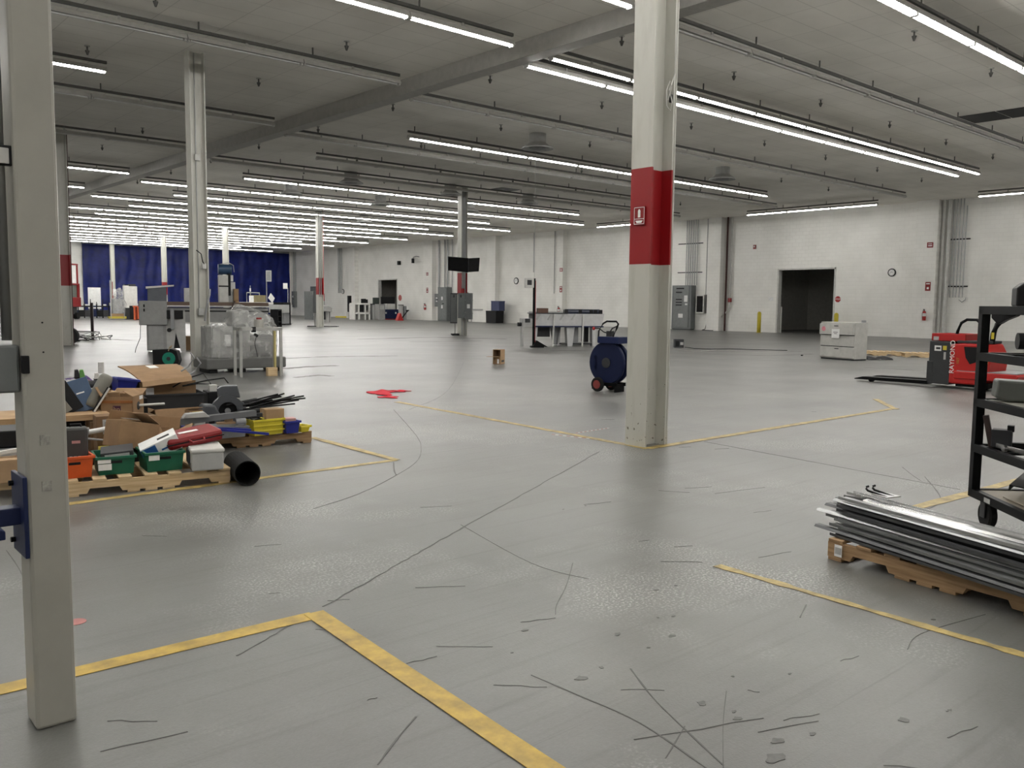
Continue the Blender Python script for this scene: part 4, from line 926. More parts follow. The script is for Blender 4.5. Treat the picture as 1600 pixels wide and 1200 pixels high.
for k, (dx, m, lb2) in enumerate(((-.06, BLACK, 'black coil of wire in the yellow bin'), (.04, YEL, 'yellow coil of wire in the yellow bin'))):
    r_ = MB(); r_.tube([(.06*math.cos(t_), .06*math.sin(t_), .01*math.sin(3*t_)) for t_ in [x*2*PI/16 for x in range(15)]], .009); tag(r_.build('wire_coil', m), lb2, 'wire', loc=tuple(yb2.location+Vector((dx, 0, h+.005))), rot=(R(15), R(10*k), 0))
tag(MB().bb(-.15, .15, -.1, .1, 0, h-.02).build('parts_bag', OLIVE, bevel=.03), 'bag of parts filling the yellow bin', 'bag', loc=tuple(yb2.location+Vector((0, 0, .008))), rot=ang)
bn2, h, w_ = bin_at('stacking_bin', 'small dark blue bin between the two yellow bins', (447, 678), (469, 676), 658, .18, BLUE, slot=False)
tag(MB().bb(-.06, .06, -.05, .05, 0, h+.02).build('paper_pack', mat('pink_paper', (.5, .28, .26), .7), bevel=.01), 'pale pink pack standing in the small blue bin', 'pack', loc=tuple(bn2.location+Vector((0, 0, .008))), rot=ang)
yb3, h, w_ = bin_at('stacking_bin', 'smallest yellow bin at the right corner of the brown pallet', (471, 676), (485, 674), 665, .14, YEL, slot=False)
rest('small brown and white carton behind the yellow bin', 425, 638, 9.35, Z, .20, .16, CARDL, 8)
bkb = rest('low black box under the bundle of black rods', 400, 640, 9.5, Z, .42, .22, BLACK, 0, tape=False)
rz = zat(400, 640, 9.5)
rr = random.Random(5)
for k in range(13):
    a0 = rr.uniform(-.32, .30); L0 = rr.uniform(.35, .62); p = at(372+rr.uniform(0, 22), 636, 9.5+rr.uniform(-.1, .12)); p.z = rz+.012+.011*(k % 6)
    tag(MB().cyl((0, 0, 0), (L0, 0, .05+.02*(k % 3)), .009, n=6).build('black_rod', BLACK), 'thin black rod in the bundle behind the fan housing', 'rod', 'black rods on the pile', loc=tuple(p), rot=ang+a0)
# left of the post
lc = thing('grey_cabinet', 'grey metal case on the floor left of the post', 'case', at(22, 706, 7.9), ang+R(-4)); lc.location.z = Z; MB().bb(-.2, .14, -.15, .15, 0, .20).build('body', GREY, lc, .01); MB().bb(-.2, .13, -.154, -.15, .02, .17).build('front_panel', LGREY, lc)
tag(MB().box((0, 0, 0), (.5, .04, .03)).build('white_bar', OFFW, bevel=.004), 'white bar lying left of the post in front of the grey case', 'bar', loc=tuple(at(10, 706, 7.55)), rot=(0, R(-8), ang))
rest('pale wooden block at the far left on the second pallet', 20, 715, 7.5, Z+.0, .22, .2, CARDL, 4, tape=False)
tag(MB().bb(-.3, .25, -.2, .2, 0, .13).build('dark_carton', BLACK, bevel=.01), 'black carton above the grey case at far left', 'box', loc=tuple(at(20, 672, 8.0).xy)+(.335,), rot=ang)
for k, (px, py) in enumerate(((283, 572), (293, 580))):
    tag(MB().tube([(0, 0, 0), (.08, .02, .05), (.14, .0, .14), (.10, 0, .2)], .01, 6).build('metal_bracket', GREY), ['bent metal bracket sticking up right of the cardboard lid', 'second bent bracket lower right of the cardboard lid'][k], 'bracket', loc=tuple(at(px, py+8, 10.0)), rot=ang)

# ------------------------------------------------------------------ screens and panels on the slim column
X3, Y3 = 25.25, 32.25
for k, (an_, dx, dy, lb2) in enumerate(((R(-33), -.12, .35, 'left black flat screen tilted down on the slim column'), (R(22), .28, -.50, 'right black flat screen on the slim column'))):
    an_ = (R(-62), R(-18))[k]
    s = thing('flat_screen', lb2, 'screen', at((729, 730)[k], 0, 40.9).xy.to_3d() if False else ((at(716, 413, 40.5), at(737.5, 414, 41.3))[k]), (0, 0, 0))
    s.rotation_euler = (R(14), R((5, -5)[k]), (R(-58), R(-5))[k])
    W_ = (1.0, .80)[k]
    MB().bb(-W_/2, W_/2, -.035, .035, -.33, .33).build('casing', BLACK, s, .01); MB().bb(-W_/2+.03, W_/2-.03, -.039, -.034, -.30, .30).build('display', SCREEN, s)
    MB().bb(-.1, .1, .035, .14, -.1, .1).build('mount', BLACKM, s)
for k, (px0, px1, zt, zb, yaw_, lb2) in enumerate(((704, 716, 458, 505, -60, 'grey breaker box on the left of the slim column'), (716, 726, 458, 497, -50, 'grey breaker box on the face of the slim column'), (725.5, 738, 458, 499, -30, 'grey breaker box with white label on the right of the slim column'))):
    D_ = (41.2, 40.35, 40.8)[k]; c_ = at((px0+px1)/2, zb, D_); h = zat((px0+px1)/2, zt, D_)-c_.z; w_ = (px1-px0)*D_/1353
    t = thing('breaker_box', lb2, 'electrical box', c_, R(-52)); MB().bb(-w_/2, w_/2, -.1, .1, 0, h).build('body', EGREY if k else DGREY, t, .012)
    MB().bb(-w_/2+.03, w_/2-.03, -.115, -.1, .05, h-.05).build('door', EGREY, t, .006)
    MB().bb(-w_/2, w_/2, .1, .16, h*.2, h*.25).bb(-w_/2, w_/2, .1, .16, h*.7, h*.75).build('mounting_channel', CONDUIT, t)
    if k < 2: MB().bb(-.02, .02, .1, .14, -c_.z, 0).build('standoff_leg', CONDUIT, t)
    if k == 2: MB().bb(-.04, .1, -.118, -.114, h*.42, h*.58).build('label_sheet', PAPER, t)
    else: MB().bb(-.02, .02, -.13, -.114, h-.2, h-.08).build('switch_handle', BLACK, t)
def junk(label, px, py, D, s_, m=BLACK):
    p = F(px, py) if D is None else at(px, py, D); b = MB(); rr = random.Random(px)
    for k in range(5): b.box((rr.uniform(-s_, s_), rr.uniform(-s_, s_)*.5, .03+.03*rr.random()), (s_*.6, s_*.4, .06), (0, R(rr.uniform(-15, 15)), rr.uniform(0, 3)))
    return tag(b.build('scrap_parts', m), label, 'scrap', loc=(p.x, p.y, 0.0))
junk('small dark scrap at the foot of the slim column', 710, 524, None, .25)

# ------------------------------------------------------------------ open carton, red cloths, hose reel
A, an, L0 = along((775, 570), (787, 571))
crt = thing('cardboard_box', 'small open cardboard box standing alone on the floor, flap out', 'box', F(782, 569.5)+Vector((.1, .18, 0)), R(-62))
w_, d_, h_ = .20, .26, hpx(790, 570, 547, 0); th = .005
bd = MB(); bd.bb(-w_/2, w_/2, -.15, .15, 0, th).bb(-w_/2, w_/2, -.15, .15, h_-th, h_).bb(w_/2-th, w_/2, -.15, .15, 0, h_).bb(-w_/2, w_/2, .15-th, .15, 0, h_).bb(-w_/2, -w_/2+th, -.15, .15, 0, h_)
bd.build('body', CARDL, crt)
MB().bb(-w_/2-.12, w_/2-.02, -.30, -.15, h_*.52, h_*.52+.005).build('flap', CARDL, crt); MB().bb(-w_/2+.01, w_/2-.01, -.151, -.147, 0, h_*.48).build('lower_flap', CARD, crt)
MB().bb(.015, .06, -.155, -.150, .02, h_*.35).build('label_sheet', PAPER, crt)
MB().bb(w_/2, w_/2+.002, -.08, .1, .05, .10).build('print', INK, crt)
def rag(label, px, py, w_, d_, m, seed, hgt=.07):
    rr = random.Random(seed); ph = [rr.uniform(0, 6) for _ in range(5)]; p = F(px, py)
    def fn(u, v):
        rad = .35+.15*math.sin(5*math.atan2(v-.5, u-.5)+ph[0]); e = max(0, 1-math.hypot(u-.5, v-.5)/.62)
        k_ = 1+.3*math.sin(3*math.atan2(v-.5, u-.5)+ph[1])*math.hypot(u-.5, v-.5)*2; return ((u-.5)*w_*k_, (v-.5)*d_*k_, .008+hgt*e*abs(math.sin(4*u+ph[2]+2*v))+.012*e)
    return tag(MB().sheet(16, 12, fn, .006).build('red_cloth', m, smooth=True), label, 'cloth', loc=(p.x, p.y, 0), rot=R(-42))
rag('crumpled bright red cloth lying on the floor', 596, 614, .40, .60, REDC, 1, .045)
rag('thin strip of red cloth right of the crumpled one', 622, 612, .30, .14, REDC, 2, .03)
rag('small flat red cloth piece in front of the crumpled one', 606, 621, .26, .2, REDC, 5, .02)
tag(MB().cyl((0, 0, .0006), (0, 0, .002), .045, n=14).build('paint_spot', mat('pink_spot', (.38, .14, .13), .6)), 'small pink paint spot on the floor right of the left post', 'paint spot', loc=tuple(F(119, 972)))
# red-white hazard tape bits
for k, (a, b_, lb2) in enumerate((((862, 679), (960, 690), 'longer faint red-white hazard tape left of the big column'), ((900, 677), (952, 669), 'shorter faint red-white hazard tape left of the big column'))):
    t = thing('hazard_tape', lb2, 'tape', (0, 0, 0)); A2, B2 = F(*a), F(*b_); n = 16
    t.location = A2; dv = B2-A2
    for k2 in range(2):
        for q in range(n):
            if q % 2 == k2:
                p0 = dv*(q/n); p1 = dv*((q+.8)/n); nn = Vector((-dv.y, dv.x, 0)).normalized()*.012; mb = MB()
                mb.add([p0-nn+Vector((0, 0, .003)), p1-nn+Vector((0, 0, .003)), p1+nn+Vector((0, 0, .003)), p0+nn+Vector((0, 0, .003))], [(0, 1, 2, 3)])
                mb.build(('red_dash', 'white_dash')[k2], (mat('faded_red', (.45, .12, .11)), PAPER)[k2], t)

hr = thing('hose_reel', 'dark blue wheeled strapping reel cart beside the big column', 'reel cart', F(957, 612)+Vector((.02, .10, 0)), R(-84))
NB = mat('deep_navy', (.005, .010, .04), .5, spec=.25)
MB().lathe([(0, -.06), (.31, -.06), (.31, -.10), (.36, -.10), (.375, -.085), (.375, -.05), (.36, -.035), (.0, -.035)], 36, (0, 0, .50), (PI/2, 0, 0)).build('front_disc', NB, hr, smooth=False)
MB().lathe([(0, .035), (.36, .035), (.375, .05), (.375, .085), (.36, .10), (.0, .10)], 36, (0, 0, .50), (PI/2, 0, 0)).build('rear_disc', NB, hr)
MB().cyl((0, -.05, .5), (0, .05, .5), .30, n=28).build('strap_coil', BLACK, hr)
MB().bb(-.30, .30, -.098, -.07, .48, .52).bb(-.02, .02, -.098, -.07, .20, .80).cyl((0, -.11, .5), (0, -.06, .5), .09, n=18).build('spider', DGREY, hr); MB().cyl((0, -.068, .5), (0, -.061, .5), .29, n=30).build('dark_web', BLACK, hr); MB().bb(-.27, -.19, -.10, -.07, .38, .62).build('blue_panel', NAVY, hr)
MB().bb(-.16, .28, -.15, .15, .84, .955).build('tool_tray', NAVY, hr, .006)
MB().tube([(-.16, -.13, .86), (-.15, -.13, 1.05), (-.06, -.13, 1.18), (.02, -.13, 1.22), (.22, -.13, 1.22), (.26, -.13, 1.18), (.23, -.13, 1.10), (.16, -.13, .96)], .016).build('handle', BLACKM, hr, smooth=True)
MB().tube([(.24, -.10, 1.15), (.10, -.08, 1.10), (.02, -.05, 1.02), (.0, 0, .96)], .012).bb(-.04, .06, -.06, .04, .95, 1.05).build('tensioner', DGREY, hr)
MB().tube([(.0, 0, 1.0), (-.10, -.05, 1.03), (-.2, -.05, 1.09), (-.3, -.05, 1.09)], .010).build('lever', BLACKM, hr); MB().ball((-.32, -.05, 1.085), .03).build('lever_knob', RED, hr, smooth=True)
for y, nm in ((-.20, 1), (.20, 2)):
    wlo = MB().lathe([(0, -.03), (.115, -.03), (.125, -.02), (.125, .02), (.115, .03), (0, .03)], 24, (-.10, y, .125), (PI/2, 0, 0)).build('wheel', RUBBER, hr); MB().cyl((-.10, y-.034, .125), (-.10, y+.034, .125), .075, n=20).build('hub', mat('hub_red', (.20, .03, .025), .5), wlo)
MB().cyl((-.10, -.2, .125), (-.10, .2, .125), .012).bb(-.14, .26, -.13, -.11, .1, .16).bb(-.14, .26, .11, .13, .1, .16).bb(.2, .23, -.13, .13, 0, .14).bb(-.28, -.1, -.13, -.09, .03, .06).build('frame', BLACKM, hr)
# small box by the column
sb2 = thing('control_box', 'small dark box with cables on the floor right of the big column', 'box', F(1060, 543), R(-45))
MB().bb(-.17, .17, -.17, .17, 0, .30).build('body', DGREY, sb2, .01); MB().bb(-.12, .0, -.175, -.17, .05, .24).build('fan_grille', BLACK, sb2); MB().bb(.04, .15, -.175, -.17, .1, .2).build('panel', LGREY, sb2)
tag(MB().tube([tuple(F(px, py)+Vector((0, 0, .012))) for px, py in ((1070, 543), (1085, 545), (1110, 546), (1140, 545.5), (1180, 547), (1230, 548))], .012, 6).build('floor_cable', BLACK), 'black cable lying on the floor right of the small dark box', 'cable')
tag(MB().tube([tuple(F(px, py)+Vector((0, 0, .01))) for px, py in ((1049, 546), (1075, 548), (1095, 549), (1120, 547), (1150, 549))], .010, 6).build('floor_cable', OFFW), 'pale cable strip on the floor beside the black cable', 'cable')

# ------------------------------------------------------------------ white machine with pole display
A, an, L0 = along((818, 541), (938, 541)); S_ = 31.0/1353
pm = thing('converting_machine', 'long white machine on tapered legs with a blue stripe', 'machine', A, an)
def q(px): return (px-818)*S_
def zz(py): return (542-py)*S_
MW = mat('machine_white', (.50, .50, .50), .45)
MB().prism([(q(833), zz(510)), (q(945), zz(510)), (q(949), zz(491)), (q(834), zz(491))], .0, .04, 'xz').build('upper_panel', MW, pm)
MB().bb(q(833), q(948), .04, .95, zz(511), zz(505)).build('body', MW, pm, .01); MB().bb(q(834), q(949), .75, .8, zz(505), zz(488)).build('back_panel', LGREY, pm)
MB().bb(q(833), q(948), -.03, .0, zz(512), zz(510)).build('stripe', NAVY, pm)
MB().bb(q(833), q(888), -.02, .9, zz(491.4), zz(490)).build('top_edge', DGREY, pm)
for px in (838, 856, 876, 894): MB().box((q(px)+.08, -.025, zz(496)), (.05, .05, .24), (0, R(35), 0)).build('fold_bar', LGREY, pm)
for a0, a1, b0, b1 in ((835, 841, 836, 839), (888, 901, 890, 898), (930, 937, 931, 935), (877, 884, 878, 883)):
    MB().prism([(q(a0), zz(512)), (q(a1), zz(512)), (q(b1), 0), (q(b0), 0)], .05 if a0 != 877 else .5, .35 if a0 != 877 else .8, 'xz').build('leg', MW, pm)
for px in (866, 914): MB().box((q(px)-.02, -.06, zz(518)), (.05, .04, 1.2), (0, R(3 if px < 900 else 1), 0)).build('brace_pole', OFFW, pm)
MB().bb(q(843), q(866), .5, .9, zz(528), zz(512)).build('dark_cover', DGREY, pm); MB().bb(q(900), q(912), .4, .8, zz(538), zz(511)).build('grey_cover', GREY, pm); MB().bb(q(922), q(929), .4, .8, zz(536), zz(512)).build('motor_box', BLACK, pm); MB().prism([(q(868), zz(512)), (q(884), zz(512)), (q(879), zz(540)), (q(873), zz(540))], .5, .7).build('grey_leg', GREY, pm)
MB().bb(q(882), q(932), .1, .9, .05, .10).build('base_rail', DGREY, pm)
for py, r_ in ((488, .10),): MB().cyl((q(888), .3, zz(py)), (q(945), .3, zz(py)), r_, n=14).build('roller', mat('navy_roller', (.015, .02, .04), .3), pm)
for px in (889, 912, 930, 937, 946): MB().bb(q(px)-.06, q(px)+.06, .18, .42, zz(491), zz(484.5)).build('clamp', BLACK, pm)
MB().bb(q(816), q(832), .0, .5, zz(512), zz(499)).build('feeder_head', LGREY, pm, .01); MB().bb(q(820), q(828), -.02, 0, zz(505), zz(499)).build('feeder_window', DGREY, pm)
MB().prism([(q(815), zz(512)), (q(818.5), zz(512)), (q(818), 0), (q(816), 0)], .0, .3).build('leg', LGREY, pm); MB().cyl((q(809), .1, zz(508)), (q(815), .1, zz(508)), .07).build('feed_roller', BLACK, pm)
tag(MB().bb(-.18, .18, -.15, .15, 0, .17).build('cardboard_box', mat('dark_carton', (.13, .07, .05), .85)), 'small brown box on top of the long white machine', 'box', loc=tuple(A+Vector((math.cos(an)*q(851)-math.sin(an)*.3, math.sin(an)*q(851)+math.cos(an)*.3, zz(490)))), rot=an)
pd = thing('pole_display', 'tall dark pole with a white control display, beside the white machine', 'display', F(833.5, 543), an)
H_ = hpx(833, 543, 435, 0); MB().cyl((0, 0, 0), (0, 0, H_), .045).build('pole', BLACKM, pd); MB().cyl((0.05, 0, 0), (.05, 0, H_*.97), .012).build('red_cable', RED, pd); MB().bb(-.1, .35, -.12, .12, 0, .06).prism([(-.05, .05), (.5, .02), (.1, .25)], -.1, .1).build('foot', BLACKM, pd)
MB().bb(-.34, -.03, -.09, .06, zz(452), zz(437.5)).build('display_box', OFFW, pd, .01); MB().bb(-.27, -.11, -.095, -.09, zz(448), zz(440.5)).build('screen', DGREY, pd)
MB().cyl((0, 0, H_), (-.02, .0, CEIL), .005, n=6).build('drop_wire', GREY, pd)
bx2 = tote('black_crate', 'black plastic crate against the wall below the distant clock', 'crate', Vector((43.95, 52.0, 0)), R(-90), 1.25, .8, .95, BLACK, slot=False)
bl_ = thing('blue_box', 'navy blue box leaning on the black crate', 'box', bx2.location+Vector((-.0, -.38, .96)), R(-90)); MB().bb(-.48, .48, -.3, .3, 0, .74).build('body', mat('slate_blue', (.03, .042, .11), .5), bl_, .02); MB().bb(-.50, .50, -.31, .31, .70, .76).build('lid', mat('slate_blue', (.03, .042, .11)), bl_, .01)

# ------------------------------------------------------------------ filing cabinet
A, an, w_ = along((1281, 560), (1334.5, 564)); D_ = math.hypot(A.x, A.y)
H_ = hpx(1281, 560, 502.5, 0); dep = .52
fc = thing('filing_cabinet', 'light grey three-drawer filing cabinet standing alone on the floor', 'cabinet', (A+F(1334.5, 564))/2+Vector((-math.sin(an), math.cos(an), 0))*dep/2, an)
FCM = mat('cabinet_putty', (.46, .455, .43), .5)
MB().bb(-w_/2, w_/2, -dep/2, dep/2, .04, H_).build('body', FCM, fc, .008); MB().bb(-w_/2+.02, w_/2-.02, -dep/2+.02, dep/2, 0, .04).build('plinth', DGREY, fc)
dh = (H_-.10)/3
MB().bb(-w_/2+.014, w_/2-.024, -dep/2-.004, -dep/2+.002, .07, H_-.05).build('drawer_gap_shade', BLACK, fc)  # black sheet painting the shaded gaps between drawers
for k in range(3):
    o_ = .05 if k == 2 else .0
    dr = MB().bb(-w_/2+.01, w_/2-.02, -dep/2-.026-o_, -dep/2-.0 if k < 2 else -dep/2+.02, .07+k*dh, .07+(k+1)*dh-.022).build('drawer', FCM, fc, .004)
    if k != 1: MB().bb(-.07, .07, -dep/2-.034-o_, -dep/2-.024-o_, .07+(k+1)*dh-.09, .07+(k+1)*dh-.065).build('handle', DGREY, dr)
MB().bb(-.15, .12, -dep/2-.083, -dep/2-.078, .07+2*dh-.10, .07+2*dh+.16).build('notice', PAPER, fc)
for z_, ww in ((.09, .16), (.05, .10)): MB().bb(-.015-ww/2, -.015+ww/2, -dep/2-.085, -dep/2-.0835, .07+2*dh+z_-.03, .07+2*dh+z_-.015).build('notice_print', INK, fc)
MB().cyl((-w_/2+.16, -dep/2-.080, H_-.2), (-w_/2+.16, -dep/2-.0755, H_-.2), .07, n=16).build('pink_sticker', mat('pink_sticker', (.62, .22, .26), .6), fc)
MB().bb(w_/2-.10, w_/2-.02, .1, .2, H_, H_+.06).build('latch_block', GREY, fc)
# pallets and debris beside
def pal_at(label, px, py, rot, m, seed): p = F(px, py); return pallet(label, p, rot, m=m, seed=seed)
pal_at('pale pallet on the floor right of the filing cabinet', 1370, 554.5, R(-55), PINE, 8)
pal_at('pale pallet behind the red truck battery box', 1442, 557.5, R(-55), PINE, 9)
db = tag(MB().sheet(14, 6, lambda u, v: ((u-.5)*.75, (v-.5)*.4, .012+.10*abs(math.sin(5*u+2*v))*(math.sin(PI*v))), .01).build('plastic_sheet', BLACK), 'crumpled black plastic beside the pale pallet near the cabinet', 'plastic', loc=tuple(F(1371, 562)), rot=R(-35))
tag(MB().bb(-.9, .9, -.05, .05, 0, .03).build('timber_strip', PINE), 'pale timber strip on the floor at the right, beyond the rack', 'timber', loc=tuple(F(1590, 566)), rot=R(-40))
tag(MB().bb(-.03, .03, -.02, .02, 0, .03).build('small_debris', BLACK), 'tiny black debris left of the filing cabinet', 'debris', loc=tuple(F(1253, 556)))

# ------------------------------------------------------------------ red pallet truck
TX, TY = 17.35, 7.15
tk = thing('pallet_truck', 'red and black electric pallet truck with long forks', 'pallet truck', (TX, TY, 0), R(-4))
# local: forks towards +y, operator side -y, seen from -x
TR = mat('truck_red', (.42, .012, .010), .35, 0, .06, 3)
for x in (-.27, .27):
    MB().prism([(0, .05), (.0, .12), (1.35, .10), (1.52, .055), (1.52, .04), (1.3, .04)], x-.11, x+.11, 'yz').build('fork', BLACKM, tk, .004)
    MB().cyl((x-.05, 1.2, .045), (x+.05, 1.2, .045), .045, n=14).build('load_wheel', RUBBER, tk)
MB().bb(-.36, .36, -.40, .0, .07, .88).build('battery_box', mat('battery_box_black', (.028, .03, .032), .45), tk, .012); MB().bb(-.37, .37, -.08, .03, .07, .5).build('fork_heel', mat('battery_box_black', (.028, .03, .032)), tk, .01)
dc = MB().bb(-.363, -.360, -.23, -.10, .70, .80).build('maker_badge', WINK, tk); MB().bb(-.3645, -.363, -.21, -.13, .73, .77).build('badge_print', INK, dc)
MB().bb(-.363, -.360, -.33, -.26, .72, .80).build('warning_label', YPAINT, tk); MB().bb(-.363, -.360, -.32, -.28, .54, .68).build('data_label', LGREY, tk)
MB().prism([(-.40, .10), (-.40, .84), (-.62, .86), (-1.02, .86), (-1.14, .62), (-1.10, .30), (-1.02, .10)], -.38, .38, 'yz').build('body', TR, tk, .03)
MB().prism([(-.66, .80), (-.96, .80), (-.96, .55), (-.78, .48), (-.70, .60)], -.386, -.376, 'yz').build('side_recess', BLACK, tk)
MB().prism([(-.50, .34), (-1.6, .34), (-1.64, .30), (-1.58, .20), (-.50, .20)], -.40, .38, 'yz').build('platform', TR, tk, .015); MB().bb(-.385, .36, -1.6, -.55, .34, .355).build('platform_mat', GREY, tk)
MB().cyl((-.1, -.9, .12), (.1, -.9, .12), .12, n=20).build('drive_wheel', RUBBER, tk)
MB().bb(-.30, .30, -1.1, -.5, .05, .14).build('skirt', BLACKM, tk)
MB().prism([(-.08, .88), (-.55, .88), (-.60, 1.02), (-.10, 1.03)], -.30, .30, 'yz').build('top_tray', RED, tk, .02) if False else None
tt = MB(); tt.bb(-.28, .28, -.62, -.02, .89, .91); tt.bb(-.30, -.28, -.64, .0, .89, 1.03); tt.bb(.28, .30, -.64, .0, .89, 1.03); tt.bb(-.30, .30, -.02, .0, .89, 1.03); tt.bb(-.30, .30, -.64, -.62, .89, 1.03); tt.build('top_tray', RED, tk, .01)
MB().bb(-.303, -.300, -.14, -.04, .90, .97).build('tray_label', LGREY, tk)
MB().bb(-.33, .33, -1.02, -.5, .86, .91).build('control_deck', DGREY, tk, .01)
MB().tube([(-.24, -.42, .88), (-.24, -.46, 1.08), (-.24, -.52, 1.24), (-.24, -.62, 1.30), (-.24, -.80, 1.30), (-.24, -.90, 1.2), (-.24, -.92, .88)], .028, 10).build('grab_bar', BLACKM, tk, smooth=True)
MB().tube([(0, -.98, .86), (0, -1.0, 1.05), (0, -1.06, 1.22), (0, -1.16, 1.34)], .05, 10).build('steering_tiller', BLACKM, tk, smooth=True)
hd = MB().prism([(-.98, 1.44), (-1.44, 1.44), (-1.40, 1.38), (-1.22, 1.30), (-1.10, 1.22), (-.98, 1.34)], -.10, .10, 'yz').build('tiller_head', BLACK, tk, .02); MB().bb(-.16, .16, -1.40, -1.2, 1.40, 1.46).build('twist_grip', BLACK, hd, .01)
MB().bb(-.056, -.048, -1.035, -.985, .95, 1.07).build('caution_label', YPAINT, tk); MB().bb(-.383, -.380, -1.10, -1.0, .50, .72).build('side_label', mat('amber_label', (.62, .45, .10), .5), tk)
o = text('RAYMOND', .125, WINK, tk, (-.384, -.455, .60), (PI/2, R(90), -PI/2), 'maker_name'); o.rotation_euler = (R(0), R(-90), R(180)) if False else o.rotation_euler
m3 = Matrix(((0, 0, -1), (0, 1, 0), (1, 0, 0)))   # text x->+z, text y->+y, normal -> -x
o.rotation_euler = m3.to_euler()
o2 = text('102T', .06, mat('olive_print', (.35, .30, .05), .5), tk, (-.384, -.56, .53), (0, 0, 0), 'model_number'); o2.rotation_euler = m3.to_euler()

# ------------------------------------------------------------------ black rack cart
rd = R(45.04); d1 = Vector((math.cos(rd), math.sin(rd), 0)); P0 = at(1513, 755, 6.75); P0.z = 0
rk = thing('rack_cart', 'black steel five-shelf rack cart at the right edge', 'cart', P0, math.atan2(-d1.y, -d1.x))
# local x runs towards the camera, local y to the right of view
LXr, LYr = 1.25, .60; SH = [.255, .57, .885, 1.20, 1.515]
tb_ = .028
for x in (tb_, LXr-tb_):
    for y in (tb_, LYr-tb_): MB().bb(x-tb_, x+tb_, y-tb_, y+tb_, .205, 1.52).build('upright', BLACKM, rk, .003)
for k, z in enumerate(SH):
    f = MB(); f.bb(0, LXr, 0, .045, z-.05, z+.005); f.bb(0, LXr, LYr-.045, LYr, z-.05, z+.005); f.bb(0, .045, 0, LYr, z-.05, z+.005); f.bb(LXr-.045, LXr, 0, LYr, z-.05, z+.005)
    f.build('shelf_frame', BLACKM, rk, .002)
    if k in (0, 2): MB().bb(.045, LXr-.045, .045, LYr-.045, z-.012, z-.002).build('shelf_panel', (mat('shelf_ply', (.30, .26, .20), .6), None, mat('foam_pad', (.42, .42, .36), .8))[k], rk)
    else:
        for j in range(5): MB().bb(.1+.25*j, .13+.25*j, .045, LYr-.045, z-.015, z).build('cross_bar', BLACKM, rk)
MB().bb(.24, .32, -.003, .0, .215, .245).build('maker_plate', LGREY, rk)
for x, y in ((.12, .09), (.12, LYr-.1), (LXr-.12, .09), (LXr-.12, LYr-.1)):
    ca = MB().bb(x-.05, x+.05, y-.045, y+.045, .195, .208).bb(x-.035, x+.03, y-.042, y-.034, .08, .2).bb(x-.035, x+.03, y+.034, y+.042, .08, .2).build('caster', DGREY, rk)
    MB().lathe([(0, -.028), (.082, -.028), (.096, -.016), (.096, .016), (.082, .028), (0, .028)], 24, (x-.01, y, .0962), (PI/2, 0, 0)).build('wheel', RUBBER, ca, smooth=False)
def onr(x, y, k): v = Matrix.Rotation(rk.rotation_euler.z, 3, 'Z') @ Vector((x, y, 0)); return P0+v+Vector((0, 0, SH[k]+.006))
rot_ = rk.rotation_euler.z
def rthing(name, label, cat, x, y, k, r=0, dz=0): return thing(name, label, cat, onr(x, y, k)+Vector((0, 0, dz)), rot_+r)
t = rthing('power_supply', 'black angular device on the top of the rack cart', 'device', .22, .34, 4, R(70))
MB().prism([(-.20, 0), (-.20, .12), (-.15, .16), (.02, .17), (.2, .15), (.2, 0)], -.13, .13).build('body', BLACK, t, .01); MB().prism([(-.02, .16), (-.02, .24), (.04, .22), (.16, .21), (.16, .16)], -.1, .1).build('upper_cover', DGREY, t, .008); MB().bb(-.14, -.06, -.136, -.13, .02, .12).build('grille', DGREY, t)
t = rthing('glove', 'small red cloth glove lying on the top of the rack cart', 'glove', .16, .24, 4, 0); MB().ball((0, 0, .012), (.06, .04, .014), n=12, jit=.12).build('palm', REDC, t, smooth=True)
for j in range(4): MB().ball((.05, -.03+.018*j, .012), (.035, .008, .008), n=8).build('finger', REDC, t, smooth=True)
t = rthing('motor', 'black motor with a ribbed cap on the second shelf of the cart', 'motor', .22, .32, 3, R(78))
MB().cyl((-.15, 0, .085), (-.07, 0, .085), .055, n=18).build('ribbed_cap', BLACK, t); MB().cyl((-.07, 0, .075), (.2, 0, .075), .075, n=20).build('body', DGREY, t); MB().bb(-.05, .12, -.05, .05, .12, .165).build('terminal_box', BLACK, t, .01); MB().bb(-.07, .2, -.07, .07, 0, .03).build('foot', BLACK, t)
for j, (xx, yy, rr_) in enumerate(((.62, .3, 20), (.8, .38, -35))):
    t = rthing('motor', ['black round motor housing further along the second shelf', 'black round motor at the near end of the second shelf'][j], 'motor', xx, yy, 3, R(rr_)); MB().cyl((-.1, 0, .07), (.1, 0, .07), .07, n=20).build('body', BLACK, t); MB().cyl((.1, 0, .07), (.13, 0, .07), .03).build('shaft', STEEL, t); MB().bb(-.1, .1, -.06, .06, 0, .02).build('foot', DGREY, t)
t = rthing('grey_tray', 'long grey curved cover on the middle shelf of the cart', 'cover', .20, .34, 2, R(72))
MB().prism([(-.28, .02), (-.27, .14), (.35, .12), (.35, .02), (-.20, .0)], -.1, .1).build('shell', mat('slate_cover', (.10, .105, .095), .4), t, .015); MB().bb(-.2, .3, -.06, .06, 0, .02).build('foot', BLACK, t)
t = rthing('bracket_part', 'black bracket with a small block on the fourth shelf', 'bracket', .15, .10, 1, R(60))
MB().box((-.05, 0, .10), (.035, .05, .22), (0, R(-12), 0)).build('upright_arm', mat('dark_brown_metal', (.035, .02, .018), .5), t, .003); MB().bb(-.03, .09, -.05, .05, .0, .12).build('block', DGREY, t, .006); MB().bb(.06, .10, -.03, .03, .11, .15).build('lug', BLACK, t)
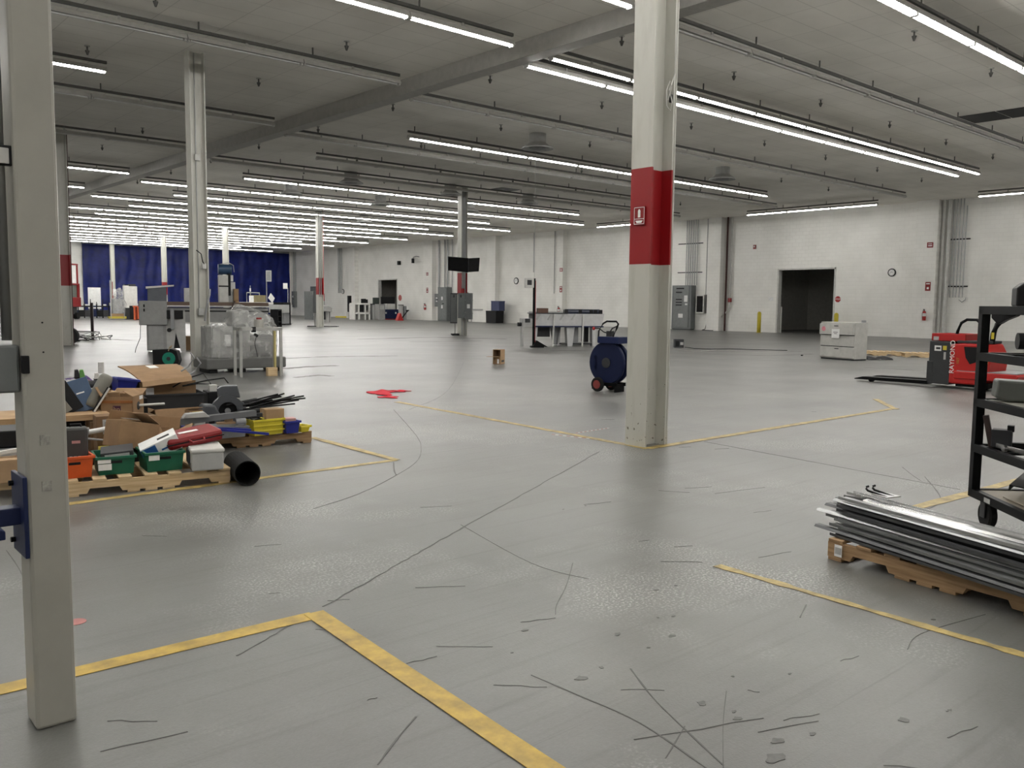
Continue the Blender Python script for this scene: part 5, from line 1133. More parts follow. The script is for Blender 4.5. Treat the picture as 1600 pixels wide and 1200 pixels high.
t = rthing('bar_part', 'black bar with a clamp lying on the fourth shelf', 'bar', .18, .36, 1, R(80)); MB().bb(-.25, .30, -.025, .025, 0, .03).build('bar', BLACK, t); MB().cyl((.0, 0, .04), (.08, 0, .04), .04, n=14).build('clamp', BLACK, t)
t = rthing('metal_channel', 'pale metal channel lying on the fourth shelf edge', 'channel', .30, .12, 1, R(8)); MB().bb(-.16, .2, -.03, .03, 0, .006).bb(-.16, .2, -.03, -.024, 0, .03).build('channel', STEEL, t); MB().cyl((0, -.03, .012), (0, -.055, .012), .02).build('knob', STEEL, t)
t = rthing('sheet_metal_tray', 'black metal panel with bent edges tipped on the bottom shelf', 'panel', .42, .33, 0, 0, .05); t.rotation_euler = (R(-6), R(-4), rot_+R(-32))
MB().bb(-.42, .5, -.2, .2, .06, .066).bb(-.42, .5, -.2, -.194, .03, .066).bb(-.42, -.41, -.2, .2, .066, .10).build('sheet', BLACKM, t); MB().bb(-.3, .4, -.05, .05, -.03, .06).build('stiffener', DGREY, t)
t = rthing('cardboard_sheet', 'flat dark board lying under the tipped panel on the cart', 'board', .7, .30, 0, R(2)); MB().bb(-.4, .4, -.2, .2, 0, .006).build('board', mat('shelf_ply', (.30, .26, .20)), t); MB().bb(.1, .3, -.1, .1, .006, .008).build('red_label', RED, t)

# ------------------------------------------------------------------ pallet of metal strips
pc_ = F(1291, 873); pd_ = (F(1600, 963)-pc_).normalized(); pr = math.atan2(pd_.y, pd_.x)
pn = Vector((-pd_.y, pd_.x, 0))                # local +y (away from the camera side)
mp = pallet('worn brown pallet loaded with long metal strips', pc_+pd_*.61+pn*.52, pr, m=OLDW, seed=12, Wy=1.02)
MB().bb(-.55, -.50, -.53, -.528, .035, .105).build('label_patch', PAPER, mp) ; MB().bb(-.545, -.505, -.532, -.530, .05, .09).build('label_print', LGREY, mp)
wdg = tag(MB().bb(-.05, .05, -.16, .16, 0, .016).build('white_board_piece', PAPER), 'pale board piece on the corner of the strip pallet', 'board', loc=tuple(pc_+pd_*.17+pn*.26+Vector((0, 0, .1275))), rot=pr)
STR = [mat('strip_zinc', (.40, .41, .41), .3, .85, .12, 5), mat('strip_bright', (.62, .62, .62), .22, .9, .05, 5), mat('strip_dull', (.20, .205, .205), .4, .7, .15, 5), mat('strip_dark', (.09, .092, .095), .42, .6, .1, 5)]
sr = random.Random(11)
sdir = R(73.53)
sd = Vector((-math.cos(sdir), -math.sin(sdir), 0)); sn = Vector((-sd.y, sd.x, 0))  # sn away from camera
o0 = F(1272, 829, .16)+sn*.10; o0.z = 0
ns = 0
for lay in range(9):
    n_in = [8, 8, 8, 7, 7, 6, 5, 4, 3][lay]
    for j in range(n_in):
        off = .02+.068*j+.022*lay+sr.uniform(-.02, .02); st = sr.uniform(-.13, .16)-.03*min(lay, 3)
        Lg = 2.35+sr.uniform(0, .3); w_ = sr.choice([.035, .05, .06]); z = .129+.023*lay+sr.uniform(0, .006)
        t = o0 + sn*off + sd*st; t.z = z
        kind = (lay*2+j) % 3; mb = MB()
        if kind == 0: mb.prism([(-w_/2, 0), (w_/2, 0), (w_/2, .016), (w_/2-.002, .016), (w_/2-.002, .002), (-w_/2+.002, .002), (-w_/2+.002, .016), (-w_/2, .016)], 0, Lg, 'yz')
        elif kind == 1: mb.prism([(-w_/2, .0), (w_/2, .010), (w_/2, .012), (-w_/2+.002, .003), (-w_/2+.002, .018), (-w_/2, .018)], 0, Lg, 'yz')
        else: mb.prism([(-w_/2, .002), (-w_*.3, .014), (w_*.3, .016), (w_/2, .004), (w_/2, .001), (w_*.3, .013), (-w_*.3, .011), (-w_/2, 0)], 0, Lg, 'yz')
        top = lay == 8
        s = mb.build('metal_strip', STR[(0, 1, 1)[j]] if top else STR[sr.choice([0, 0, 1, 2, 2, 3, 3])])
        tag(s, 'long grey metal strip in the bundle on the right pallet' if not top else ['dull metal channel on top of the strip bundle', 'bright metal channel on the top middle of the bundle', 'bright metal channel on the far top of the bundle'][j], 'metal strip', 'long metal strips on the right pallet', loc=tuple(t), rot=math.atan2(sd.y, sd.x)+R(sr.uniform(-1.3, 1.3)))
hk = thing('hook_bracket', 'pair of black hooked brackets on the end of the strip bundle', 'bracket', o0+sn*.36+sd*.02+Vector((0, 0, .129+.225)), math.atan2(sd.y, sd.x))
for y in (-.03, .05):
    MB().tube([(.12, y*.7, .0), (.0, y*.7, .01), (-.03, y*.7, .012), (-.045, y*.7, .022), (-.042, y*.7, .035), (-.028, y*.7, .04)], .007, 8).build('hook', BLACKM, hk, smooth=True)
MB().bb(.02, .14, -.05, .07, .0, .006).build('plate', STEEL, hk)

# ------------------------------------------------------------------ long grey machine behind the second column
class Fr:
    """working frame: px/py sight lines -> local metres of a thing standing at its base line"""
    def __init__(s, name, label, cat, bl, br, group=None):
        s.A = F(*bl); B = F(*br); s.an = math.atan2((B-s.A).y, (B-s.A).x); s.S = math.hypot(s.A.x, s.A.y)/FPX*1.02
        s.x0 = bl[0]; s.y0 = bl[1]; s.t = thing(name, label, cat, s.A, s.an, group)
    def x(s, px): return (px-s.x0)*s.S
    def z(s, py): return max(0, (s.y0-py)*s.S)
    def box(s, name, x0, x1, y0, y1, m, d0=0, d1=.6, bevel=.008, p=None): return MB().bb(s.x(x0), s.x(x1), d0, d1, s.z(y1), s.z(y0)).build(name, m, p or s.t, bevel)
    def poly(s, name, pts, m, d0=0, d1=.6, p=None): return MB().prism([(s.x(a), s.z(b)) for a, b in pts], d0, d1).build(name, m, p or s.t)
    def pole(s, name, x0, y0, x1, y1, r_, m, d=.3): return MB().cyl((s.x(x0), d, s.z(y0)), (s.x(x1), d, s.z(y1)), r_, n=8).build(name, m, s.t)
    def world(s, px, py, d): 
        v = Matrix.Rotation(s.an, 3, 'Z') @ Vector((s.x(px), d, s.z(py))); return s.A+v
MG = mat('press_grey', (.27, .27, .265), .5); MLG = mat('press_light_grey', (.42, .415, .40), .5); BRN = mat('brown_top', (.12, .075, .05), .5)
m1 = Fr('laminating_machine', 'long grey machine behind the second column with a brown top', 'machine', (233, 551), (279, 550.5))
m1.box('head_cabinet', 221, 258, 478, 512, MG, -.1, .9, .02); m1.box('lower_cabinet', 230.5, 257, 510, 548, MG, 0, .8, .01); m1.box('door', 233, 252, 507, 546, mat('door_grey', (.31, .31, .305), .5), -.02, 0, .004)
for py in (483, 489): m1.box('button', 227, 229, py, py+4, BLACK, -.13, -.1, 0)
m1.poly('leg', [(255, 493), (282, 493), (282, 550), (275.5, 550), (269, 523), (265, 550), (257, 548)], MLG, 0, .12); m1.poly('leg', [(384, 512), (396, 512), (395, 550), (386, 550)], MLG, 0, .12)
m1.box('notch_shade', 262, 279, 520, 546, DGREY, .3, .34, 0); m1.box('beam', 258, 398, 487, 510, MG, .1, .7, .02); m1.box('beam_strip', 282, 398, 491, 493, BLACK, .08, .1, 0); m1.box('beam_strip', 282, 398, 508, 510, OFFW, .08, .1, 0)  # dark panel added behind the leg to paint its notch as shaded
m1.box('table_top', 258, 398, 479, 484, BRN, 0, .9, .004); m1.box('table_edge', 258, 398, 484, 486, OFFW, -.02, .9, 0)
m1.box('drive_unit', 257, 279, 491, 503, BLACK, -.1, .1); m1.box('drive_bracket', 262, 267, 488, 518, GREY, -.14, -.05)
MB().cyl((m1.x(260), -.2, m1.z(519)), (m1.x(260), -.14, m1.z(519)), .06, n=16).build('hand_wheel', BLACK, m1.t)
m1.box('console', 233, 258, 458, 479, mat('console_slate', (.10, .11, .125), .45), .1, .6, .02); m1.poly('paper_tray', [(231, 461), (231, 458), (268, 455), (268, 457)], WHITE, .05, .65)
MB().tube([(m1.x(223), -.05, m1.z(512)), (m1.x(222), -.1, m1.z(530)), (m1.x(216), -.1, m1.z(545)), (m1.x(215), -.1, .01)], .008, 6).build('cable', BLACK, m1.t)
tag(MB().bb(-.19, .19, -.2, .2, 0, .42).build('cardboard_box', CARD, bevel=.005), 'brown carton on the floor under the long grey machine', 'box', loc=tuple(F(290, 548)+Vector((.35, .45, 0))), rot=m1.an)
def ontop(fr, name, label, cat, px0, px1, py0, py1, m, d0, d1, bevel=.01, group=None):
    t = thing(name, label, cat, fr.world((px0+px1)/2, py1, (d0+d1)/2), fr.an, group)
    w_ = (px1-px0)*fr.S; h_ = (py1-py0)*fr.S; MB().bb(-w_/2, w_/2, -(d1-d0)/2, (d1-d0)/2, 0, h_).build('body', m, t, bevel); MB().bb(-w_/2*.8, w_/2*.8, -(d1-d0)/2-.008, -(d1-d0)/2, h_*.15, h_*.85).build('front_face', m, t, .003); return t
ontop(m1, 'white_unit', 'white boxy unit on the long grey machine left of the second column', 'device', 282, 297, 459, 479, OFFW, .2, .6)
bm = thing('blower_unit', 'white unit with a blue-black drum motor, right of the second column', 'machine', m1.world(336, 479, .3), m1.an); S_ = m1.S
MB().bb(-.14, .12, -.2, .2, 0, .80).build('body', OFFW, bm, .01); MB().bb(.10, .2, -.1, .1, .2, .84).build('arm', BLACK, bm, .01); MB().cyl((-.14, 0, .97), (.24, 0, .97), .15, n=20).build('drum', mat('steel_blue', (.03, .07, .14), .35), bm); MB().bb(.2, .27, -.12, .12, .62, .8).build('tag_plate', PAPER, bm); MB().bb(-.15, .12, -.205, -.2, .45, .49).build('band', BLACK, bm)
MB().tube([(-.14, .1, 1.1), (.15, .1, 1.18), (.3, .1, 1.1), (.32, .1, .9)], .012).build('guard_bar', LGREY, bm)
for k, (a, b_, c0, c1, m, lb2) in enumerate(((346, 354, 449, 456, PAPER, 'white notice card on a stand behind the long machine'), (331, 340, 465, 479, OFFW, 'white box with vents below the drum motor'), (342, 349, 463, 479, LGREY, 'pale bottle-shaped unit on the long machine'), (351, 358, 459, 479, CARDL, 'brown carton at the right end of the long machine'))):
    o = ontop(m1, ('notice_card', 'vented_box', 'pale_unit', 'cardboard_box')[k], lb2, ('sign', 'box', 'device', 'box')[k], a, b_, c0, c1 if k else 479, m, .45 if k != 0 else .6, .75 if k != 0 else .62)
    
tag(MB().tube([tuple(m1.world(350, 477, -.03)), tuple(m1.world(346, 487, -.06)), tuple(m1.world(341, 498, -.06)), tuple(m1.world(340, 511, -.04))], .02, 6).build('hanging_hose', mat('dark_brown_rubber', (.05, .025, .02), .6)), 'dark brown hose hanging from the long grey machine', 'hose')
# green cord reel
gr = thing('cord_reel', 'black case with a teal green cord reel, below the long grey machine', 'cord reel', F(260, 571), R(-38))
MB().prism([(-.30, 0), (.24, 0), (.29, .12), (.24, .34), (.12, .38), (-.30, .36)], -.02, .22).build('case', BLACK, gr, .01)
MB().cyl((.07, -.05, .16), (.07, -.02, .16), .145, n=28).build('disc', TEAL, gr); MB().cyl((.07, -.065, .16), (.07, -.05, .16), .045, n=14).build('hub', DGREY, gr)
MB().tube([(.07, -.05, .34), (.1, -.06, .42), (.14, -.02, .46), (.1, 0, .4)], .012).build('handle', mat('pale_rope', (.4, .3, .18), .8), gr)
# ------------------------------------------------------------------ wrapped skid and aluminium frame
ws = Fr('wrapped_machine', 'grey machine on a skid wrapped in clear plastic film', 'wrapped machine', (335, 584), (440, 580))
FILM = bpy.data.materials.new('stretch_film'); FILM.use_nodes = True
_n = FILM.node_tree.nodes; _l = FILM.node_tree.links; _b = _n['Principled BSDF']; _b.inputs['Base Color'].default_value = (.55, .55, .53, 1); _b.inputs['Roughness'].default_value = .18; _b.inputs['Specular IOR Level'].default_value = .7
_t = _n.new('ShaderNodeTexCoord'); _w = _n.new('ShaderNodeTexNoise'); _w.inputs['Scale'].default_value = 6; _w.inputs['Detail'].default_value = 6; _l.new(_t.outputs['Object'], _w.inputs[0])
_m = _n.new('ShaderNodeMapRange'); _m.inputs[1].default_value = .35; _m.inputs[2].default_value = .7; _m.inputs[3].default_value = .12; _m.inputs[4].default_value = .62; _l.new(_w.outputs['Fac'], _m.inputs[0]); _l.new(_m.outputs[0], _b.inputs['Alpha'])
_bp = _n.new('ShaderNodeBump'); _bp.inputs['Strength'].default_value = .8; _bp.inputs['Distance'].default_value = .03; _l.new(_w.outputs['Fac'], _bp.inputs['Height']); _l.new(_bp.outputs['Normal'], _b.inputs['Normal'])
ws.box('skid', 324, 444, 562, 578, mat('skid_grey', (.11, .11, .105), .6), .0, .95, .03)
for a in (330, 372, 428): ws.box('skid_foot', a, a+12, 578, 585, BLACK, .1, .8)
ws.box('cabinet', 334, 392, 516, 562, MG, .12, .85, .02); ws.box('door', 336, 347, 519, 556, LGREY, .09, .12, .005); ws.box('label_sheet', 353, 362, 528, 545, PAPER, .10, .12, 0)
ws.box('drum_body', 392, 430, 528, 562, mat('press_dark', (.16, .16, .155), .5), .15, .8, .08); ws.box('inner_frame', 366, 378, 520, 562, BLACK, .1, .13, 0)
ws.box('upper_block', 368, 395, 492, 516, MG, .25, .7, .05); MB().ball((ws.x(383), .4, ws.z(500)), (.16, .14, .14)).build('dome', STEEL, ws.t, smooth=True)
fm = MB()
rings = [(330, 436, 562, -.02, .92), (331, 437, 540, -.03, .93), (332, 435, 516, .0, .9), (364, 434, 511, .08, .85), (368, 432, 503, .15, .8), (374, 410, 492, .25, .7), (378, 386, 484, .42, .56)]
NR = 28; vs = []
for (a, b_, py, d0, d1) in rings:
    cx_, hx = (ws.x(a)+ws.x(b_))/2, (ws.x(b_)-ws.x(a))/2; cy_, hy = (d0+d1)/2, (d1-d0)/2
    for i in range(NR):
        th_ = 2*PI*i/NR; c_, s_ = math.cos(th_), math.sin(th_); k_ = 1/max(abs(c_), abs(s_))**.75; k_ *= 1+random.uniform(-.025, .025)
        vs.append((cx_+hx*c_*min(k_, 1.25), cy_+hy*s_*min(k_, 1.25), ws.z(py)+random.uniform(-.02, .02)))
fm.add(vs, [(j*NR+i, j*NR+(i+1) % NR, (j+1)*NR+(i+1) % NR, (j+1)*NR+i) for j in range(len(rings)-1) for i in range(NR)]+[tuple((len(rings)-1)*NR+i for i in range(NR))])
fm.build('film', FILM, ws.t, smooth=False, label='clear plastic film')
ALU = mat('aluminium_extrusion', (.42, .42, .40), .4, .6)
af = Fr('extrusion_frame', 'open aluminium frame standing in front of the wrapped machine', 'frame', (374, 590), (438, 588))
L_w = af.x(436)
for x in (af.x(375), L_w-.03):
    for y in (0, .55): af_ = MB().bb(x, x+.055, y, y+.055, 0, af.z(517)).build('post', ALU, af.t, .004)
MB().bb(af.x(375), L_w, 0, .05, af.z(519)-.03, af.z(517)).build('rail', ALU, af.t, .003); MB().bb(af.x(375), L_w, .55, .6, af.z(519)-.03, af.z(517)).build('rail', ALU, af.t, .003)
for x in (af.x(375), L_w-.03): MB().bb(x, x+.05, 0, .6, af.z(519)-.03, af.z(517)).build('rail', ALU, af.t, .003)
MB().cyl((af.x(407), .2, af.z(517)), (af.x(407), .2, af.z(505)), .10, n=18).build('canister', mat('pale_resin', (.34, .33, .30), .4), af.t); MB().cyl((af.x(407), .2, af.z(505)), (af.x(407), .2, af.z(502.5)), .055, n=14).build('red_cap', DRED, af.t)
MB().bb(af.x(394), af.x(399), .0, .1, af.z(524), af.z(516)).box((af.x(399), .0, af.z(528)), (.08, .06, .05), (0, R(30), 0)).build('valve', BLACK, af.t)
MB().tube([(af.x(400), 0, af.z(528)), (af.x(397), 0, af.z(540)), (af.x(401), 0, af.z(560))], .006).build('tube', BLACK, af.t)
tag(MB().bb(-.10, .10, -.06, .06, 0, .17).build('wood_block', PINE, bevel=.004), 'tan wooden block under the right side of the wrapped skid', 'wood block', loc=tuple(F(424, 588)+Vector((0.06, .1, 0))), rot=ws.an)
tag(MB().bb(-.02, .02, -.02, .02, 0, .9).build('yellow_brace', mat('faded_yellow', (.45, .38, .15), .6)), 'pale yellow upright strip beside the right frame leg', 'brace', loc=tuple(F(430, 585.5)), rot=0)

# ------------------------------------------------------------------ distant equipment before the blue curtain
lt = Fr('work_table', 'long distant work table with a white top, before the curtain', 'table', (402, 507), (440, 506))
lt.box('table_top', 398, 440, 474.5, 477.5, WHITE, 0, 1.6, 0)
for px in (400, 418, 437): lt.box('leg', px, px+1.6, 477.5, 507, GREY, .1, .2, 0)
lt.box('lower_shelf', 400, 438, 488, 490, DGREY, .1, 1.4, 0); lt.box('stored_items', 402, 414, 480, 488, DGREY, .3, 1.2, 0)
fg = ontop(lt, 'framed_carton', 'distant brown-green carton under a pipe frame on the white table', 'carton', 419, 439, 464, 474.5, mat('olive_carton', (.20, .17, .09), .8), .6, 1.2)
MB().tube([(-.6, .4, 0), (-.6, .4, .62), (.65, .4, .62), (.65, .4, 0)], .03).build('pipe_frame', LGREY, fg)
ontop(lt, 'notice_board', 'distant pair of white notices standing at the left of the white table', 'sign', 400, 409, 465, 474.5, PAPER, .5, .56)
tag(MB().box((0, 0, 0), (.5, .04, .4), (0, R(40), 0)).build('tilted_notice', PAPER), 'tilted white notice leaning at the right end of the white table', 'sign', loc=tuple(lt.world(443.5, 468, .3)), rot=lt.an)
gcab = Fr('grey_console', 'distant grey console cabinet right of the white table', 'cabinet', (446, 508), (466, 507))
gcab.box('upper_body', 440, 470, 478, 490, LGREY, 0, 1.0, .01); gcab.box('lower_body', 447, 465, 490, 506, GREY, .1, .8, .01); gcab.box('dark_strip', 460, 462, 476, 506, BLACK, -.05, 0, 0); gcab.box('top_items', 446, 469, 474.5, 478, BLACK, .1, .8, 0); gcab.box('base', 446, 466, 506, 508, BLACK, 0, .9, 0)
br_ = Fr('black_rack', 'small black open rack in front of the grey console', 'rack', (434.5, 511), (446, 510.5))
for px in (434.5, 444.5): br_.box('upright', px, px+1.3, 485, 511, BLACK, 0, .5, 0)
for py in (486, 495, 503, 509): br_.box('shelf', 434.5, 445.8, py, py+1.2, BLACK, 0, .5, 0)
br_.box('white_item', 436.5, 439, 490, 497, PAPER, .1, .3, 0)
tag(MB().bb(-.25, .25, -.2, .2, 0, .25).build('dark_trolley', BLACK, bevel=.02), 'dark low unit on the floor between the table and the wrapped machine', 'box', loc=tuple(F(422, 509)), rot=lt.an)
def signpole(px, ybase, ytop, x0, x1, y0, y1, m, lb2, mf=GREY):
    p = F(px, ybase); D_ = math.hypot(p.x, p.y); S_ = D_/FPX; t = thing('sign_stand', lb2, 'sign', p, R(-40)); H_ = (ybase-ytop)*S_
    MB().cyl((0, 0, 0), (0, 0, H_), .03, n=8).bb(-.25, .25, -.2, .2, 0, .03).build('pole', mf, t); MB().bb((x0-px)*S_, (x1-px)*S_, -.03, .0, (ybase-y1)*S_, (ybase-y0)*S_).build('sign_frame', m, t, .005); MB().bb((x0-px+1.2)*S_, (x1-px-1.2)*S_, -.036, -.03, (ybase-y1+1.5)*S_, (ybase-y0-1.5)*S_).build('sign_face', GREY if m is LGREY else PAPER, t)
signpole(417.5, 508, 443, 416.8, 425, 426.5, 443, LGREY, 'tall sign stand with a grey framed sign before the blue curtain')
signpole(450.5, 506, 452, 443.5, 450, 445, 453.5, PAPER, 'sign stand with a white notice at the right edge of the curtain')
signpole(392, 505, 449, 391, 393, 453, 458, PAPER, 'thin stand with a tiny white tag before the middle of the curtain')
c4b = Fr('breaker_box', 'grey breaker box with a white label on the thin pale column', 'electrical box', (492, 510), (506, 509.5))
c4b.box('body', 490, 505, 457.5, 490, EGREY, -.3, .1, .01); c4b.box('side_panel', 486.5, 489, 458, 500, EGREY, .0, .6, .01); c4b.box('label_sheet', 498, 502, 470, 476, PAPER, -.31, -.3, 0); c4b.box('mount_leg', 494, 497, 490, 510, LGREY, .0, .1, 0)
fm_ = Fr('grey_press', 'distant grey press with a sloping top right of the thin pale column', 'machine', (507, 504), (533, 503))
fm_.poly('sloped_top', [(505, 480), (506, 487), (533, 488), (533, 483), (521, 479)], LGREY, 0, .9); fm_.poly('hood', [(506, 460), (519, 460), (521, 478), (506, 478)], GREY, .3, 1.0); fm_.box('red_rags', 511, 518, 461, 472, mat('rag_red', (.22, .03, .04), .8), .25, .3)
for px in (507, 523, 530): fm_.box('leg', px, px+2, 487, 504, LGREY, .1, .3, 0)
fm_.box('under_unit', 521, 527, 488, 500, DGREY, .3, .8)
tag(MB().bb(-.9, .9, -.3, .3, 0, .05).build('floor_plate', BLACK), 'dark plate and cords on the floor at the thin pale column', 'plate', loc=tuple(F(505, 510.5)), rot=R(-40))
bc = Fr('black_case', 'tall narrow black case leaning by the far pilaster', 'case', (545.5, 497), (551, 497)); bc.box('body', 545.5, 549.5, 463.5, 488, BLACK, .0, .4); bc.box('stand', 544.5, 550, 488, 497, OFFW, 0, .5); bc.box('side_frame', 551, 552, 478, 497, BLACK, 0, .3, 0)
tag(MB().bb(-.9, .9, -.1, .1, 0, .15).build('yellow_curb', YPAINT, bevel=.02), 'yellow curb bar on the floor left of the far pilaster', 'curb', loc=tuple(F(539, 496.5)), rot=R(-40))
pr1 = Fr('white_workstation', 'white distant workstation rack with black panels and a screen', 'workstation', (554, 499.5), (579, 499.5))
pr1.box('frame_top', 554, 579, 474.5, 477, WHITE, 0, 1.2, 0)
for px in (553.5, 560, 570.5, 577): pr1.box('upright', px, px+2, 476, 499.5, WHITE, 0, 1.2, 0)
pr1.box('mid_shelf', 554, 579, 488.5, 491, WHITE, 0, 1.2, 0); pr1.box('black_panel', 561.5, 570, 477, 488, BLACK, .2, .3, 0); pr1.box('black_panel', 572, 575, 478, 486, BLACK, .1, .3, 0)
for a, b_, c0, lb2 in ((567, 574.5, 468, 'black computer screen on the white distant workstation'), (586, 596, 466, 'dark greenish screen left of the distant doorway'), (575, 577.5, 469, 'small black device right of the black computer screen')):
    ontop(pr1, 'computer_screen' if b_-a > 4 else 'small_device', lb2, 'screen' if b_-a > 4 else 'device', a, b_, c0, 474.5 if a < 580 else 476, mat('monitor_green', (.03, .04, .035), .4) if a > 580 else BLACK, .3, .45)
pr2 = Fr('grey_printer', 'distant grey cabinet printer beside the white workstation', 'cabinet', (582.5, 499.5), (592, 499.5)); pr2.box('body', 582.5, 591.5, 477, 499.5, LGREY, 0, 1.0, .01); pr2.box('top_lid', 581, 592, 475.5, 477, DGREY, 0, 1.0, 0)
pr3 = Fr('grey_printer', 'mottled grey distant cabinet just left of the blue bin', 'cabinet', (592.5, 500), (602, 500)); pr3.box('body', 592.5, 602, 476, 500, MG, 0, 1.0, .01); pr3.box('panel', 594, 600, 478, 484, LGREY, -.03, 0, 0)
bb2 = Fr('blue_bin', 'large dark blue bin in front of the distant small doorway', 'bin', (600.5, 499.5), (626, 499.5)); bb2.box('body', 600.5, 626, 484, 498, NAVY, 0, 1.2, .02)
for px in (603, 619): bb2.box('white_spot', px-1, px+1.3, 488, 490.5, PAPER, -.02, 0, 0)
bb2.box('base', 600.5, 626, 498, 500, DRED, 0, 1.2, 0)
ontop(bb2, 'white_carton', 'white carton resting on the large dark blue bin', 'box', 606, 620, 475.5, 484, OFFW, .2, .9)
ontop(bb2, 'black_tarp_box', 'black bulky load behind the white carton on the blue bin', 'load', 603, 625, 465, 484, BLACK, .95, 1.19)
pj_ = Fr('hand_pallet_jack', 'small red hand pallet jack right of the blue bin', 'pallet jack', (621, 501.5), (631, 501.5)); pj_.poly('body', [(621, 501), (631, 501), (629, 496), (626.5, 489.5), (625, 490)], RED, 0, .5); pj_.pole('handle', 630, 498, 640, 486, .05, BLACKM); pj_.pole('grip', 637, 486, 642, 485.5, .05, BLACKM)
dr_ = Fr('steel_drum', 'distant pale steel drum unit with a black lid right of the blue bin', 'drum', (628, 500), (639, 500)); MB().cyl((dr_.x(630), .5, 0), (dr_.x(630), .5, dr_.z(478)), .22, n=16).build('body', LGREY, dr_.t); MB().cyl((dr_.x(630), .5, dr_.z(478)), (dr_.x(630), .5, dr_.z(477)), .25, n=16).build('lid', BLACK, dr_.t); dr_.box('side_rack', 634, 638, 479, 500, GREY, .3, .6, 0)
# left far group
sl = Fr('scissor_lift', 'red scissor lift far away at the left, behind the banded column', 'lift', (108, 499), (140, 498))
for px in (111, 115, 133): sl.box('guard_post', px, px+1.6, 424, 470, DRED, 0, .1, 0)
sl.box('guard_post', 136, 137.6, 450, 482, DRED, 0, .1, 0)
sl.box('top_rail', 111, 135, 423, 425, DRED, 0, .1, 0); sl.box('mid_rail', 115, 135, 450, 452, DRED, 0, .1, 0); sl.box('platform', 110, 140, 469, 482, DRED, 0, 1.4, .02); sl.box('control_panel', 116, 136, 452, 469, mat('panel_green_grey', (.10, .12, .10), .5), .1, .3); sl.box('scissor_stack', 114, 136, 482, 492, DGREY, .2, 1.2)
for px in (114, 132): MB().cyl((sl.x(px), 0, .25), (sl.x(px), .3, .25), .25, n=16).build('wheel', RUBBER, sl.t)
sl.box('load_sheet', 119, 132, 426, 449, PAPER, .12, .15, 0)
def simple(name, lb2, cat, bl, br, parts, group=None):
    f = Fr(name, lb2, cat, bl, br, group)
    for nm, x0, x1, y0, y1, m, d0, d1 in parts: f.box(nm, x0, x1, y0, y1, m, d0, d1, 0)
    return f
simple('whiteboard', 'plain white board on legs right of the red scissor lift', 'board', (140, 496.2), (154, 496.2), [('board', 139, 155, 455, 484, PAPER, 0, .08), ('leg', 140.5, 141.5, 484, 497, GREY, 0, .5), ('leg', 152.5, 153.5, 484, 497, GREY, 0, .5)])
for k in range(7):
    x_ = 113+k*9.6; kk = k % 3
    simple('wheeled_rack', 'low %s wheeled rack in the row before the curtain, %s from the left' % (('navy blue', 'black', 'dark steel')[kk], ('first', 'second', 'third', 'fourth', 'fifth', 'sixth', 'seventh')[k]), 'rack', (x_, 497+.0), (x_+8, 497),
        [('upright', x_, x_+.8, 475-(k % 2)*4, 497, BLACKM, 0, .1), ('upright', x_+7.2, x_+8, 478, 497, BLACKM, 0, .1), ('lower_tray', x_, x_+8, 486, 495, (NAVY, BLACK, DGREY)[kk], 0, .5), ('upper_tray', x_, x_+8, 480, 482, (NAVY, DGREY, BLACK)[kk], 0, .5), ('white_load', x_+2, x_+5, 476+kk, 480, PAPER, .1, .6)], 'wheeled racks before the curtain')
fw_ = simple('film_cart', 'upright cart covered in clear film with a yellow base', 'cart', (172, 499.5), (193, 499.5), [('yellow_base', 171, 193, 495, 498, YPAINT, 0, 1.0), ('wood_load', 174, 190, 491, 495, CARDL, .1, .9), ('upright', 173, 174.2, 445, 499, LGREY, 0, .1), ('upright', 176, 177, 447, 470, DRED, .1, .2), ('upright', 190, 191, 456, 499, LGREY, 0, .1), ('load', 176, 189, 471, 491, GREY, .2, .8), ('paper', 176, 181, 457, 466, PAPER, .1, .15)])
fw_.poly('film', [(176, 491), (178, 462), (186, 455), (190, 459), (191, 471), (194, 478), (191, 491)], FILM, .0, .9)
simple('white_cabinet', 'narrow white cabinet, left one of a pair before the curtain', 'cabinet', (196, 499), (203, 499), [('body', 195.5, 201.5, 452, 483, WHITE, 0, .8), ('black_top', 196, 201, 450.5, 452, BLACK, 0, .7), ('stand', 197, 202, 483, 499, DGREY, .1, .7)])
simple('white_cabinet', 'wide white cabinet, right one of a pair before the curtain', 'cabinet', (203, 499), (213, 499), [('body', 202.7, 213.5, 453, 477, WHITE, 0, .8), ('black_top', 203, 212, 450, 453, DGREY, .1, .7), ('stand', 203, 209, 480, 499, BLACK, .1, .7), ('shelf', 202, 214, 477, 480, OFFW, 0, .8)])
simple('orange_barrier', 'orange slanted barrier, left one by the white cabinets', 'barrier', (209, 500), (214, 500), [('leg', 209.5, 211, 480, 500, ORANGE, 0, .2), ('leg', 212, 213.5, 482, 500, ORANGE, .3, .5), ('bar', 209, 214, 480, 482, ORANGE, 0, .5)])
simple('orange_barrier', 'wider orange barrel beside the slanted barrier', 'barrier', (215, 500), (221, 500), [('barrel', 215, 221, 481, 499, ORANGE, 0, .5), ('foot', 214.5, 221.5, 499, 500.3, BLACK, 0, .6)])
bpst = thing('black_post', 'black square post standing alone on the floor, left of the long machine', 'post', F(145, 531), R(-30)); MB().bb(-.045, .045, -.045, .045, 0, hpx(145, 531, 473, 0)).build('shaft', mat('post_dark_red_black', (.022, .012, .014), .5), bpst, .004); MB().bb(-.12, .12, -.12, .12, 0, .012).build('base_plate', BLACKM, bpst)
cr = random.Random(9)
